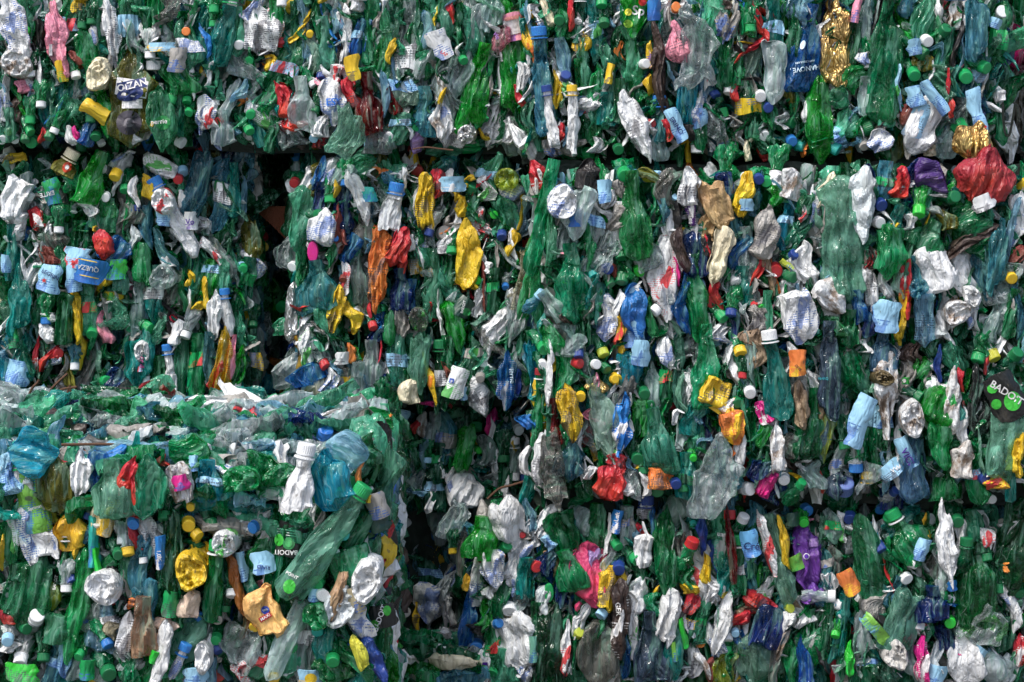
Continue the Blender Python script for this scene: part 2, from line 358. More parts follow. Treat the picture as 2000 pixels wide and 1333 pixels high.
HEROES = '''
# kind x y L W ang col opts | phrase(!=landmark)
# --- R1C1
j 24 45 130 40 -14 w | !tall crumpled white jug at the top left corner
d 30 122 60 56 0 w | round white jug base below the tall white jug
j 110 78 125 32 -10 pk tx | !crumpled pink bottle with barcode and small print
s 76 70 75 24 0 bk | black sleeved bottle neck beside the pink bottle
s 70 115 80 12 -8 bk |
k 50 60 22 0 80 br |
k 54 90 22 30 90 w |
j 160 8 34 34 0 y cdb | crumpled yellow bottle with dark blue collar at the top
k 178 43 20 80 180 dg |
k 160 50 20 80 180 dg |
j 218 60 112 26 -10 w | !white bottle squeezed to a narrow waist
b 265 75 170 36 -8 pg |
b 300 58 115 42 180 g bw cw |
k 364 62 20 0 80 o | !small orange screw cap facing right
b 395 70 130 34 0 tl |
d 190 145 62 48 15 cr | !cream round bottle base
b 257 190 150 78 0 ol | !flattened olive yellow bottle with torn navy label
b 208 210 110 32 -18 br | bright green crushed bottle behind the olive yellow bottle
l 185 218 55 34 -60 y | torn bright yellow film beside the olive yellow bottle
b 125 185 115 52 4 g |
f 128 225 70 46 0 pg | clear green film bag with faint print
b 313 235 95 44 0 pg | !flattened pale green mineral water bottle with a round logo
b 345 225 70 30 5 g |
s 35 208 96 36 0 bn | dark brown crumpled sleeve in the lower left of the top bale
k 62 285 28 20 190 g |
k 18 258 18 10 180 y |
k 29 272 20 30 170 w |
k 59 256 24 60 150 g |
k 50 272 22 60 180 dg |
k 59 235 22 80 180 g |
s 83 265 32 12 10 r |
s 149 262 42 12 -15 mg | !magenta plastic rim at the foot of the top left bale
s 138 265 45 14 -20 w |
k 97 266 22 60 200 dg |
k 106 256 20 80 200 w |
k 187 267 24 30 180 dg |
k 198 280 18 70 150 w |
k 177 232 22 80 180 dg |
k 365 197 20 60 180 g |
k 369 220 20 30 180 g |
k 353 278 26 70 120 w |
l 313 92 18 48 0 lb ty | light blue label printed with a yellow sun
l 345 118 48 34 5 gy tb | crumpled grey and blue printed label
f 330 14 44 34 0 gy tx |
b 345 150 60 50 0 g |
j 393 225 70 32 0 w tb | white and blue crumpled sleeve near the left top bale's corner
s 143 115 40 14 -15 mr |
l 118 140 40 22 -10 y tg |
k 148 148 22 70 165 w |
b 165 110 80 34 0 g |
b 190 60 120 34 0 pg |
b 138 40 120 44 0 pg |
b 45 40 90 30 0 pg |
b 85 170 110 30 5 pg |
k 80 205 22 80 180 w |
k 60 145 22 80 180 w |
j 60 170 34 18 -20 w |
s 8 190 110 14 4 w tb |
s 75 130 90 10 -8 w |
k 293 108 24 80 180 w |
b 240 110 50 20 0 dg |
j 182 75 45 14 -20 w |
k 3 272 22 30 160 w |
j 45 170 22 22 0 pk |
b 172 255 60 30 0 bl |
k 335 195 22 80 200 g |
b 362 90 90 38 0 pg |
b 15 245 60 30 0 g |
j 258 278 36 22 -40 w | small white funnel of film under the olive yellow bottle
# --- R1C2
k 418 18 22 80 180 g |
k 418 48 22 80 180 g |
b 440 60 110 46 10 tl cg | !teal green bottle lying neck down with a white neck ring
b 462 60 80 24 0 pg |
k 467 87 22 20 180 w |
k 452 6 26 70 180 w |
s 492 20 60 26 15 w tb |
j 505 60 84 62 -5 w tx | !large crumpled silvery white bottle in the top row
j 540 50 60 34 0 w tr |
k 547 82 22 40 20 r | red cap with grey neck beside the silvery white bottle
s 527 122 36 16 -15 y cbk | !black and yellow bottle neck under the silvery white bottle
k 487 118 20 20 180 g |
b 550 140 90 50 20 g | broad green flattened shoulder leaning right
b 575 90 150 18 0 g |
b 595 50 120 18 0 lb |
s 620 40 120 20 0 g |
k 605 67 16 20 180 y |
b 606 110 80 22 0 cl |
b 632 85 90 28 -5 pg |
s 655 40 60 20 0 lb |
j 673 85 130 20 0 w | long narrow white bottle with creased shoulder
l 690 132 50 32 -10 y tx | !small bright yellow label with barcode
b 703 70 70 26 0 bl |
b 728 60 110 36 0 g |
b 755 90 110 16 0 g |
s 762 100 60 12 12 y |
b 800 100 170 50 0 cl | 
b 780 160 90 50 0 cl |
b 586 205 96 54 0 cl | !clear dimpled bottle shaped like a tongue
s 557 200 80 26 -14 r | !dark red strip leaning beside the clear dimpled bottle
s 572 245 40 34 -20 r | 
j 512 215 80 40 -35 w | white crumpled bottle beside the dark red strip
b 525 190 90 30 10 g |
j 650 198 80 42 0 w tb | !white bottle printed with blue lettering
k 637 180 22 0 90 g |
k 627 150 20 60 180 db |
k 635 153 20 20 90 db |
j 625 165 30 14 -20 pk |
j 650 150 44 24 0 w tr |
k 612 165 20 70 150 w |
j 695 180 80 28 -20 r | 
b 722 205 110 52 -6 rd | !dark red clear bottle squeezed flat in the top row
f 672 258 82 46 15 lgp z30 | !pale green torn film flap hanging at the bale seam
b 765 195 50 26 0 rd |
k 490 223 22 20 180 g |
k 487 255 22 50 150 g |
k 427 236 24 20 160 r | !bright red cap beside the dark gap
j 408 225 50 30 0 w |
j 425 268 50 20 -15 w tb |
b 450 205 110 24 10 cl |
s 470 180 60 16 30 lb |
k 615 215 22 70 200 dg |
k 614 245 22 30 180 dg |
k 613 270 20 40 200 lb |
j 630 280 30 18 20 r |
j 632 245 46 32 0 w |
j 590 280 30 14 60 bn |
f 560 265 50 44 0 cl |
b 505 258 60 26 -20 g |
b 530 275 60 20 0 dg |
k 720 283 20 60 180 lb |
b 735 265 60 50 0 cl |
b 770 250 70 34 0 pg |
j 815 275 26 46 80 vi | !small violet pouch at the bale seam
k 760 265 20 20 200 w |
b 740 130 90 34 0 g |
s 750 180 80 10 0 lb |
f 480 120 60 46 0 cl |
k 550 5 22 80 180 w |
j 700 8 30 26 0 w cw |
s 630 2 20 8 90 y |
b 435 250 60 40 0 dg |
b 660 110 90 34 0 bk |
b 540 20 60 24 0 g |
# --- R1C3
b 818 80 110 30 0 g |
b 850 105 110 54 18 cl | 
l 858 88 60 46 -25 w tb | !clear label with blue print stuck on a pale bottle
s 880 24 56 14 5 r |
s 892 60 110 22 0 g |
b 918 60 80 34 0 pg |
b 940 50 100 40 0 cl |
f 970 75 44 40 -10 pk | pale pink film panel with violet script
b 995 100 200 50 -8 br | !pale green sleeve drooping neck down with a nutrition label
l 1003 52 52 36 -12 pk tv | !nutrition facts label tilted in the top row
s 1040 80 140 26 -12 y to | orange and yellow printed sleeve falling from the top edge
s 1068 25 60 18 -10 cr |
s 1037 50 100 10 -8 lb |
k 1092 40 24 20 180 dg |
b 1095 50 50 20 0 g |
s 1115 30 70 10 8 r |
b 1132 40 80 22 0 dg cw |
b 1165 60 110 32 -10 tl | teal bottle falling from the top edge
j 1134 78 44 30 180 y | !yellow round bulb of plastic in the top row
k 1175 8 24 60 180 g |
k 1180 45 24 50 180 dg |
b 1060 170 180 32 -4 tb cbl | !long blue green bottle hanging neck down with a blue ring
b 930 170 150 48 12 br | !bright green bottle with torn white and blue label
s 935 205 44 20 70 w tb |
j 978 210 120 36 12 w | long white film fold beside the bright green bottle
j 985 250 60 40 10 w |
s 1000 200 190 26 -2 cl |
f 820 120 110 60 0 cl |
b 830 60 60 20 0 lb |
k 905 118 20 40 150 g |
b 880 160 110 40 0 cl |
b 905 150 90 24 10 cl |
j 868 210 100 26 5 w tb |
j 855 235 60 22 0 w |
d 910 262 36 36 0 si | !crumpled silver bottle base near the bale seam
j 865 262 40 30 0 w |
s 862 190 50 8 20 y |
b 810 160 50 40 0 cl |
k 810 250 18 30 90 g |
b 828 215 80 36 0 tb |
s 945 262 30 10 -50 y |
j 1018 150 60 18 0 w |
s 1020 200 80 12 -18 r |
b 1035 230 70 20 0 dg |
s 1062 200 90 12 0 lb |
j 1076 235 100 16 -8 w cdb | !white slender bottle pointing down with a dark blue cap
j 1117 235 100 18 0 w cy | !white slender bottle pointing down with a yellow cap
s 1090 175 70 20 -12 y | 
j 1105 165 50 26 -20 w |
b 1100 120 80 22 -10 lb |
k 1104 150 24 30 20 db |
b 1140 130 110 22 0 pg |
b 1145 200 150 30 -8 g | long bright green bottle beside the yellow capped bottle
b 1165 170 90 20 0 g |
l 1191 145 40 16 10 y tx |
b 1185 110 60 22 0 pg |
s 1160 200 50 36 20 w |
b 1185 215 60 30 0 tl |
j 1080 295 40 34 -5 gy | !pair of dirty grey bottle bases under the slender white bottles
j 1118 298 40 34 10 gy |
j 1168 285 36 30 10 w | 
k 1150 300 28 60 90 g |
b 905 285 120 24 78 pg | flattened grey green bottle lying along the bale seam
j 888 292 50 26 80 w |
s 1020 270 80 30 -20 w |
b 1000 260 90 30 -4 cl |
s 1090 260 40 16 10 r |
j 930 225 40 30 0 g |
b 870 30 90 20 0 pg |
b 960 20 70 40 0 g |
# --- R1C4
b 1240 30 80 42 -4 br | !bright green lemon drink bottle with lime slices on its label
l 1278 20 40 26 0 bl |
k 1320 15 24 10 20 o | !large orange cap near the top edge
s 1305 15 50 12 5 w |
b 1232 110 100 34 -8 pg |
s 1268 110 60 14 0 y tv |
s 1268 165 50 12 0 y |
s 1290 140 180 24 -8 bn | !long brown crumpled sleeve hanging down
k 1260 125 22 20 90 w |
f 1318 90 96 62 -15 cl |
s 1325 85 80 30 -20 pk tx | !pink printed wrapper inside a clear bag
f 1356 95 150 56 0 cl z20 | !large milky twisted bag with a knotted top
s 1412 40 80 18 4 gy tb | !pair of green bottles with white mineral water neck labels
s 1430 50 76 18 12 gy tb |
b 1408 120 80 22 0 g |
b 1424 120 80 22 8 g |
b 1460 30 80 22 0 g cg |
k 1465 57 26 80 180 g |
s 1482 40 90 14 -15 r | !curling red strip of plastic hooked across green bottles
s 1462 100 70 14 45 r |
k 1448 92 28 40 20 bk |
s 1448 84 6 26 0 y |
b 1510 50 100 36 0 g |
b 1545 55 90 22 0 dg |
b 1575 95 150 68 8 bl | !large translucent blue bottle lying base up
j 1635 95 160 58 2 go | !long crumpled gold foil sleeve
b 1335 185 110 34 0 g |
b 1360 220 120 24 -10 g |
b 1385 150 110 22 18 lb |
j 1367 215 70 28 0 w tb |
k 1397 185 22 50 150 db |
k 1424 178 24 70 190 w |
s 1434 180 46 12 8 r |
b 1460 200 110 48 -5 dg | 
b 1440 140 60 30 0 g |
b 1470 140 130 30 10 g |
b 1512 140 120 40 0 cl | !clear bottle with pale blue shoulders and milky body
k 1485 188 26 20 180 w |
k 1500 210 24 20 160 db |
s 1545 150 110 20 -5 ol |
j 1240 245 120 34 -20 w tx | !torn white paper like sleeve hanging at the seam
s 1272 248 30 22 0 w |
k 1270 242 26 0 90 r |
s 1306 255 50 16 -12 r |
l 1322 245 68 28 -25 lb | !light blue mineral water label slanting down
b 1288 240 70 24 0 tb cbl |
f 1395 245 50 40 30 cl tx | grey label with barcode tilted among green bottles
b 1420 270 80 40 -15 g cg |
k 1430 292 28 60 180 g |
k 1362 292 28 85 180 w |
k 1492 265 26 20 180 w | !dirty white cap on dark green plastic
b 1495 270 60 40 0 dg |
k 1546 275 24 20 160 bl |
k 1565 285 26 60 100 tl |
k 1545 240 30 50 90 dg |
b 1590 215 120 40 6 br | 
j 1578 220 50 20 5 w |
b 1470 240 60 30 0 g |
b 1290 285 60 30 0 cl |
b 1210 200 80 22 0 dg |
k 1220 325 32 20 180 g | !big bright green cap under the bale seam
k 1208 292 24 20 180 dg |
j 1465 300 46 14 20 cr |
k 1415 305 30 80 170 dg |
j 1345 260 30 24 0 bk |
b 1215 90 100 26 0 dg |
b 1385 30 90 46 0 pg |
s 1420 10 20 10 0 bn |
b 1560 15 60 44 0 lb |
b 1385 110 60 26 0 tl |
# --- R1C5
l 1674 20 50 18 10 pk |
b 1693 50 110 22 0 g |
s 1718 30 80 30 -4 bk |
b 1730 110 210 58 4 g cy | !tall green bottle with a yellow cap near the top right
b 1773 55 90 50 -25 br |
b 1808 40 110 40 0 pg |
k 1810 80 26 20 150 w |
k 1802 105 30 60 130 dg |
l 1788 92 30 26 -10 lb tb |
b 1795 118 40 34 0 oy |
k 1785 145 28 30 180 g | !green cap facing outward beside the tall green bottle
b 1775 10 50 30 0 tb |
j 1868 25 60 30 0 w cbl |
s 1835 25 70 16 0 w |
b 1845 110 100 22 10 pg |
s 1870 90 130 14 12 bk |
b 1908 60 110 36 0 tb | !clear blue bottle with a bright blue cap at the top right
k 1905 80 30 20 190 bl |
b 1940 80 130 34 8 g |
k 1956 25 30 20 30 w | !white cap of a mineral water bottle near the top right corner
l 1945 46 20 24 20 lb tb |
k 1923 132 28 40 120 g |
k 1886 150 30 20 180 g |
j 1975 70 100 34 -3 gy ty | !pale printed carton like sleeve at the right edge
b 1970 140 60 50 60 mg | !large clear magenta bottle at the right edge
b 1990 90 60 30 0 mg |
j 1692 115 26 24 0 w tb |
k 1692 128 26 80 180 w |
k 1647 205 26 70 170 w |
b 1640 190 40 40 20 dg |
b 1670 155 60 34 30 g |
b 1600 230 140 46 0 br | !bright green smooth bottle side beside the gold foil sleeve
b 1690 190 70 22 0 cl |
b 1655 240 60 40 20 g |
l 1789 188 40 34 -15 lb tb |
l 1828 190 74 26 -35 lb tb | !light blue label with white border around a green bottle
b 1830 170 60 46 -20 g |
s 1858 190 100 7 -4 r |
j 1768 225 46 18 10 mr | brown oval bottle base
j 1800 245 100 70 15 w | !milky pouch with a turquoise and yellow label
l 1792 235 70 40 18 lb tx |
b 1850 260 90 50 20 cl |
k 1875 245 30 40 30 g |
j 1900 280 76 74 20 go z50 | !crumpled gold foil pack at the right end of the seam
l 1910 220 100 30 -12 lb tb | !tall light blue mineral water label leaning at the right edge
b 1950 240 80 20 -15 g |
k 1907 220 26 40 150 db |
f 1885 220 50 40 0 cl |
b 1905 160 110 44 0 tb |
b 1730 215 60 30 0 pg |
s 1735 235 80 12 40 bk |
j 1720 275 44 40 20 w tb | !white and blue torn sleeve at the bottom of the top right bale
k 1688 286 22 20 190 gy |
b 1640 270 100 40 70 g cdg |
k 1630 290 28 70 120 tl |
j 1985 215 130 30 0 st | !dark charred fibrous clump behind the right edge
b 1960 60 60 26 0 dg |
s 1755 170 90 10 0 lb tg |
k 1845 60 26 40 30 dg |
b 1670 85 70 26 0 dg |
b 1860 160 60 30 0 dg |
j 1950 185 30 20 0 w |
j 1815 310 30 20 20 cr |
# --- R2C1
j 10 305 40 16 70 w |
j 28 308 46 14 70 y |
j 128 322 40 44 30 ol cr | !cream bottle with a red oval label below the seam
s 122 325 30 24 20 r |
b 180 350 100 46 20 br | !bright green bottle with leaf like folds
b 140 345 60 40 0 g |
l 100 375 50 34 -15 g | !green label printed with white letters
k 226 342 26 50 200 y | !yellow cap with a flat top on the left middle bale
k 200 330 20 40 180 w |
j 240 305 46 14 70 w |
j 318 325 60 40 75 w tg | crumpled white wrapper with green and blue print
k 348 350 22 20 160 r |
k 357 335 24 50 160 lb |
j 30 390 80 50 12 w | !crumpled silvery white carton on the left middle bale
j 28 440 50 34 -20 w |
b 60 370 70 24 0 cl |
k 56 382 26 80 30 w |
s 75 430 60 24 -40 r tw | !torn red and white printed wrapper
f 85 400 90 44 0 cl |
f 85 470 60 50 -20 gy | muddy clear film under the red wrapper
b 190 400 60 60 10 g |
k 207 385 22 20 180 w |
k 244 370 22 50 180 g |
j 172 408 24 26 0 w |
b 205 420 60 46 10 g |
b 240 420 50 50 20 gy |
k 265 408 22 80 180 db |
j 262 375 46 16 0 w |
s 288 370 50 20 -20 y |
d 317 394 48 44 0 w | !white round jug base with a dimple on the left middle bale
l 322 425 34 36 0 lb tb |
j 345 430 150 28 -30 w cbl | !white waisted bottle leaning right with a blue cap
j 352 400 70 14 5 w |
b 385 370 130 40 10 tb | !large clear turquoise bottle standing in the left middle bale
l 372 432 34 28 0 w tv | small white label with violet letters
j 392 440 30 26 0 w tx |
j 204 475 46 46 10 r | !crumpled opaque red bottle piece
s 185 447 16 10 0 y |
b 225 490 60 44 30 bl | !bright blue and green printed film beside the red piece
b 155 465 60 46 0 g |
l 172 530 46 56 12 bl | !blue mineral water label turned upside down
l 150 505 40 50 10 lb tr |
l 95 545 54 44 12 lb | !light blue sparkling water label with a red star
l 142 545 50 30 0 lb tb |
l 8 515 34 18 0 lb tb |
b 275 515 70 34 0 g | !green bottle with a white cap facing up near the blue label
b 275 590 120 34 0 g cw |
l 225 527 40 44 0 gr |
s 198 545 56 24 0 y |
b 235 540 60 30 0 pg |
b 35 590 110 38 0 tl | !teal bottle bulging at the left edge
b 25 490 90 26 0 g |
b 120 510 60 22 0 g |
j 60 555 80 26 12 w | 
b 80 600 60 44 0 g |
j 95 620 18 26 0 w |
k 90 628 24 80 180 bl |
b 125 620 100 36 0 dg | !dark green bottle with a dark cap standing base down
s 150 620 130 18 0 y | !long narrow yellow strip of plastic
b 170 600 90 34 -5 pg |
b 205 590 80 44 10 pg |
f 215 610 60 40 0 pg |
d 315 545 50 44 10 cl | !clear round bottle base beside grey film
f 335 590 110 38 0 gy | muddy grey clear bag hanging in the left middle bale
s 370 545 34 14 0 y |
s 358 575 80 12 0 g |
j 368 590 60 8 0 w |
s 390 600 26 20 30 y |
b 385 530 130 26 0 g |
b 300 570 90 30 0 g |
j 200 640 60 20 -8 pk |
k 180 650 26 30 180 g |
j 90 650 36 28 20 w |
k 290 640 28 60 120 g |
f 310 640 60 36 0 pg |
b 20 660 120 26 -8 dg |
k 362 655 24 70 200 w |
j 345 652 40 24 0 w |
k 115 450 22 80 180 w |
b 100 475 50 28 0 cl |
b 320 490 90 20 -30 tb |
b 85 500 30 34 0 mr |
j 330 510 30 20 -20 w |
b 285 440 80 22 -10 tb |
j 262 470 60 18 0 cl |
# --- R2C2
b 432 385 120 34 12 tb | 
b 457 370 90 18 0 tl |
s 475 385 80 12 0 lb |
b 495 470 80 34 0 ol br | !bright green and white sleeve bulging beside the cavity
k 517 483 20 10 80 y |
k 515 462 20 30 0 r |
j 418 495 66 20 -25 w tr | white bottle with a pink striped cap
b 435 505 100 22 -20 cl |
k 470 520 22 40 60 lb |
k 475 525 20 20 160 g |
j 495 515 50 30 0 w |
j 418 620 90 26 0 w | !white milk bottle standing under the cavity's left side
j 443 620 80 14 -5 w cbl |
b 465 620 120 24 10 g |
b 480 560 100 24 8 g |
k 507 565 18 40 180 g |
k 508 615 20 30 180 g |
k 494 635 20 60 180 dg |
f 510 640 50 30 30 cl |
s 402 580 70 14 0 y |
b 410 540 80 30 0 br |
b 440 540 60 30 0 pg |
b 575 430 110 44 8 pg | !large clear pale green bag bulging over the cavity
b 570 500 70 40 0 cl |
k 563 521 24 20 230 w | !white cap pointing into the dark cavity
k 575 357 22 20 200 r | !round red cap at the top corner of the middle bale
j 595 375 90 20 15 w |
b 620 340 60 20 15 bl |
b 610 365 80 24 20 ol |
j 630 445 62 54 10 w | !white crumpled jug with a green capped neck poking through
k 624 420 24 40 90 dg |
b 625 390 60 22 0 db |
k 645 390 26 80 180 g |
b 590 470 160 22 5 g | long green folded bottle between clear bags
b 600 420 50 26 0 g |
k 611 492 46 5 195 mg | !oval hot pink disc
k 653 465 20 20 60 bl | bright blue cap beside the brown bottle neck
b 660 445 80 18 0 mr | !small brown bottle with a tan neck
b 585 520 80 18 10 g |
b 620 560 90 70 -5 tb | !wide crumpled turquoise bottle under the pink disc
j 570 610 90 20 5 si | !shiny silver foil edge standing by the cavity
k 550 600 24 40 220 g |
j 655 610 80 26 10 y | !crumpled yellow bottle folded like a glove
s 690 620 60 24 -20 y |
j 740 520 140 34 3 o | !tall orange bottle with a ribbed crumpled body
j 778 480 70 34 20 r | !crumpled red bottle curled beside the orange bottle
s 785 520 60 14 15 r |
b 640 620 80 36 0 g |
j 595 650 50 34 10 w |
k 602 605 24 60 180 dg |
s 590 600 70 8 0 w tr |
j 670 545 80 18 0 w tr |
k 670 545 18 40 180 mr |
b 700 540 130 30 0 cl | long hazy clear bottle left of the orange bottle
b 730 600 70 46 -10 bl |
k 769 603 22 50 190 w |
b 780 570 80 34 0 db |
b 675 390 110 34 -8 db |
j 700 385 90 30 -20 w | !dirty white curved bottle side
f 730 390 80 40 0 cl |
l 720 380 30 34 0 tl |
k 675 358 22 80 180 bl |
b 690 340 110 46 60 pg |
j 765 410 70 32 12 w cbl | !white bottle wrapped with a blue band
k 780 380 24 80 150 bl |
s 790 350 50 16 8 w |
b 715 445 60 42 0 gy |
b 655 340 50 40 0 cl |
s 655 370 30 10 0 y |
s 650 500 40 14 0 g |
b 680 490 50 30 0 bl |
j 780 620 70 30 0 gy |
b 760 640 60 20 0 g |
b 735 650 40 30 0 db |
k 728 637 20 50 160 r |
j 640 340 60 30 40 w tb |
f 770 350 50 34 0 pg |
b 785 440 60 24 0 tb |
j 795 475 40 22 20 w |
f 540 395 50 40 0 gyd |
# --- R2C3
j 832 395 95 30 0 y | !crumpled yellow bottle at the top of the middle bale
s 812 400 110 16 5 w |
j 855 360 50 26 20 r | dark red bottle beside the yellow bottle
l 885 360 30 50 0 lb tw |
s 912 356 40 20 20 y |
j 900 400 36 20 30 y |
s 892 378 40 14 10 y |
k 923 367 26 60 20 dg |
b 925 395 60 26 0 g |
j 950 370 40 34 15 w |
b 960 350 80 34 0 pg | 
d 990 350 46 40 0 yg | !pale yellow green round base in the middle bale's top
b 985 425 70 44 10 pg |
k 965 420 18 10 150 br | bright green round sticker cap on dark plastic
j 1000 375 36 40 20 w r | !red and white folded wrapper with a blue mark
j 1050 350 70 30 -10 r tw | !bright red and white crinkled wrapper beside the seam
k 1032 400 24 60 100 bk |
s 1020 420 100 22 5 lb |
s 1018 410 70 12 5 y |
d 1098 395 70 48 8 w | !large dirty white round bottle base near the bale corner
b 1130 410 80 46 10 cl | !clear bottle with bright blue torn label
l 1124 425 36 30 0 bl |
b 1110 475 70 40 10 cl | hazy clear bottle with a pinkish tint
j 1150 350 70 44 0 bkp | !black plastic sheet tucked under the seam
l 1180 375 44 30 -5 lb tb |
b 1165 420 100 34 10 cl |
b 1060 420 190 26 12 g | !tall folded dark green bottle marking the bale corner
b 1070 480 120 20 3 g |
b 1045 510 200 24 14 g |
b 1118 550 130 70 -5 g | !wide crumpled green bottle with box like folds
b 1155 595 90 40 0 g |
b 1140 640 60 30 0 dg |
f 840 440 80 34 20 cl |
k 868 456 34 20 60 gy | clear bowl shaped lid with an orange rim
s 868 452 26 5 60 o |
b 820 480 80 40 0 pg |
b 822 510 60 44 0 cl ty |
j 912 495 110 40 0 y | !tall crumpled yellow bottle with flattened round base
s 925 550 40 14 -15 y |
j 935 440 70 40 -40 w |
s 1000 475 60 22 15 y | narrow yellow strip in the middle bale
b 970 500 140 30 -5 dg |
k 980 460 22 40 180 db |
k 882 490 24 70 180 g |
b 880 520 60 24 0 g |
j 870 480 40 22 0 w |
b 845 560 130 34 0 g | long green bottle in the centre of the middle bale
b 885 570 80 50 -10 pg |
k 910 610 20 20 180 g |
l 905 600 40 34 30 dgl |
b 885 640 90 30 -20 br | !bright green spiral twisted bottle neck down
k 932 548 18 20 180 br |
j 955 525 22 16 30 w |
s 945 560 120 6 -4 mr |
b 965 570 80 24 0 dg |
k 987 560 16 40 180 bl |
j 940 590 60 34 0 w |
f 1020 540 110 34 10 cr tx | !cream translucent jug side with a small yellow print
b 1050 590 120 24 0 g |
k 1020 615 30 30 160 g | !bright green screw cap at the bale corner
s 1028 640 80 18 5 lb tb |
b 1080 600 70 26 -35 cl |
k 1056 575 22 70 40 lb |
b 1110 640 60 30 -30 cl |
j 1190 620 70 30 5 w tb | white wrapper with blue barcode near the bale corner
d 818 625 46 36 0 gy | 
j 970 640 80 40 10 w |
b 1000 620 80 34 0 cl |
f 960 660 50 40 20 gy |
b 805 580 60 20 0 bl |
k 838 455 20 80 200 db |
b 1150 470 90 16 0 g |
f 1175 500 80 36 20 cl |
k 1186 525 26 20 100 db |
s 1196 530 40 12 0 mr |
k 1158 537 20 60 150 tl |
k 1192 553 24 50 160 dg |
b 1075 660 60 40 0 g |
j 1110 620 30 24 0 bn |
s 1190 390 50 16 20 w |
j 1005 600 60 20 0 w |
# --- R2C4
b 1240 420 150 60 -4 g | !big crumpled dark green bottle with sharp folds below the seam
b 1230 460 120 26 -6 g |
f 1258 500 60 50 0 cl | !clear cup with a green disc inside
k 1248 530 26 20 180 br |
b 1275 345 50 20 100 ol |
k 1268 345 26 40 90 yk |
k 1284 345 26 40 90 lb |
b 1305 370 70 38 10 gy |
j 1342 365 70 36 0 w tx | !beige printed sleeve fanned like a shell
s 1350 410 80 14 0 pu tw | !narrow purple strip with white letters
s 1305 430 120 18 0 w |
k 1320 385 20 20 40 lb |
s 1320 415 80 20 10 bk |
s 1332 490 90 26 -10 bn | !brown pleated strip in the big right bale
j 1300 540 130 56 0 w | !long crumpled white bottle stack
j 1300 610 130 44 0 w |
k 1280 607 26 70 230 w |
s 1318 530 60 14 -18 mg |
s 1335 600 110 22 0 bl | !deep blue crumpled strip beside the white bottles
b 1355 500 70 42 0 db | !deep blue round ended bottle in the right bale
k 1355 530 22 80 180 dg |
s 1362 455 50 26 -20 w | 
k 1362 468 22 70 120 lb |
j 1400 400 80 46 -15 go2 | !brown and gold hollow carton with open mouth
j 1385 440 80 30 15 go2 |
j 1405 500 110 34 10 cr | !cream yellow flattened bottle under the brown carton
s 1385 500 90 14 -12 r | !curved dark red strip under the brown carton
s 1400 570 60 16 -20 r |
k 1391 588 30 20 170 r | !red screw cap with a small blue dot
b 1420 370 60 32 0 db |
k 1417 345 28 80 180 db |
s 1450 375 100 26 5 y | !crinkled yellow bottle near the right bale's top
k 1455 345 20 0 0 w |
l 1458 400 24 30 0 lb tb |
b 1480 370 60 30 0 tb |
k 1496 355 26 20 180 g |
k 1482 350 24 20 180 db |
j 1518 355 30 24 0 w |
k 1515 345 30 70 190 w |
j 1545 360 60 40 10 w | !white crinkled sheet with a pink corner
s 1548 345 30 14 0 pk |
b 1516 385 34 26 0 br |
s 1570 415 44 18 5 w tr | !white open tube neck with a red rim
b 1540 430 90 40 5 g |
b 1560 450 60 30 20 dg |
s 1590 400 70 16 0 w tb |
b 1435 430 110 30 0 tb |
b 1440 490 60 26 25 bl |
j 1495 455 90 44 15 gy | !dirty beige crumpled jug
s 1500 520 120 14 -10 gyb |
b 1462 500 100 34 -5 cl |
s 1480 530 80 14 20 r | 
k 1514 528 32 20 180 r | !large plain red cap in the right bale
k 1437 548 26 40 170 w |
k 1420 535 26 60 100 dg |
b 1450 560 70 40 0 tl |
k 1428 612 26 70 190 db | !dark blue ribbed cap pointing down
k 1410 618 26 50 140 g |
b 1360 600 130 44 -8 g | !smooth folded green bottle with a sharp ridge
b 1370 560 80 34 0 dg |
j 1545 560 80 50 0 w | 
j 1560 620 100 60 -8 w tb | !large dirty white and blue crumpled bottle with rust marks
j 1575 520 80 40 -10 w |
k 1550 498 24 40 30 db |
l 1537 518 30 14 -50 yg |
k 1545 540 28 50 110 dg |
k 1475 598 20 40 150 r |
k 1488 600 18 20 180 br |
b 1500 620 90 20 0 pg |
j 1478 630 60 30 0 gy |
j 1240 610 100 46 0 bl | !bright blue and white pouch with a molded shoulder
l 1240 640 80 40 0 lb tb |
k 1236 570 26 70 180 lb |
k 1215 545 28 60 190 dg |
s 1210 600 70 14 0 w |
j 1210 640 60 14 0 y tr |
b 1270 620 80 16 0 g |
j 1410 655 36 34 0 w tb |
b 1440 640 70 20 -15 db |
b 1380 490 60 30 0 bk |
b 1210 440 80 30 0 w |
j 1205 425 60 30 15 gy |
k 1213 500 26 60 170 dg |
b 1575 400 40 24 0 dg |
f 1430 530 60 40 0 cl |
j 1215 370 30 30 0 gy |
b 1295 400 60 20 0 tb |
# --- R2C5
b 1640 470 225 74 -6 pg2 | !huge pale green smooth bottle in the right bale
s 1690 560 120 24 -6 w tx | white label side of the huge pale bottle
j 1685 400 130 40 0 cl | !tall dirty grey clear bottle near the right bale's top
k 1720 400 28 30 150 db |
s 1757 360 60 30 30 r | !bright red folded sheet near the right bale's top
b 1780 360 80 34 15 db |
b 1728 355 70 30 5 tb |
k 1717 435 26 20 120 w |
b 1745 440 70 24 20 tl |
b 1810 385 80 36 0 pg |
k 1795 413 28 60 190 br | !bright green flip cap
k 1863 385 28 20 60 dg | !dark green cap left of the big red bottle
s 1840 382 8 30 0 w |
j 1925 345 84 92 10 rd2 z20 | !big dark red ribbed bottle at the right edge
l 1925 395 30 44 -20 w tx | barcode label stuck on the big red bottle
b 1900 440 80 110 60 g | !ribbed bright green bottle under the big red bottle
s 1905 470 110 30 58 bn | !black brown crumpled strip slanting under the ribbed green bottle
b 1845 430 40 30 0 oy |
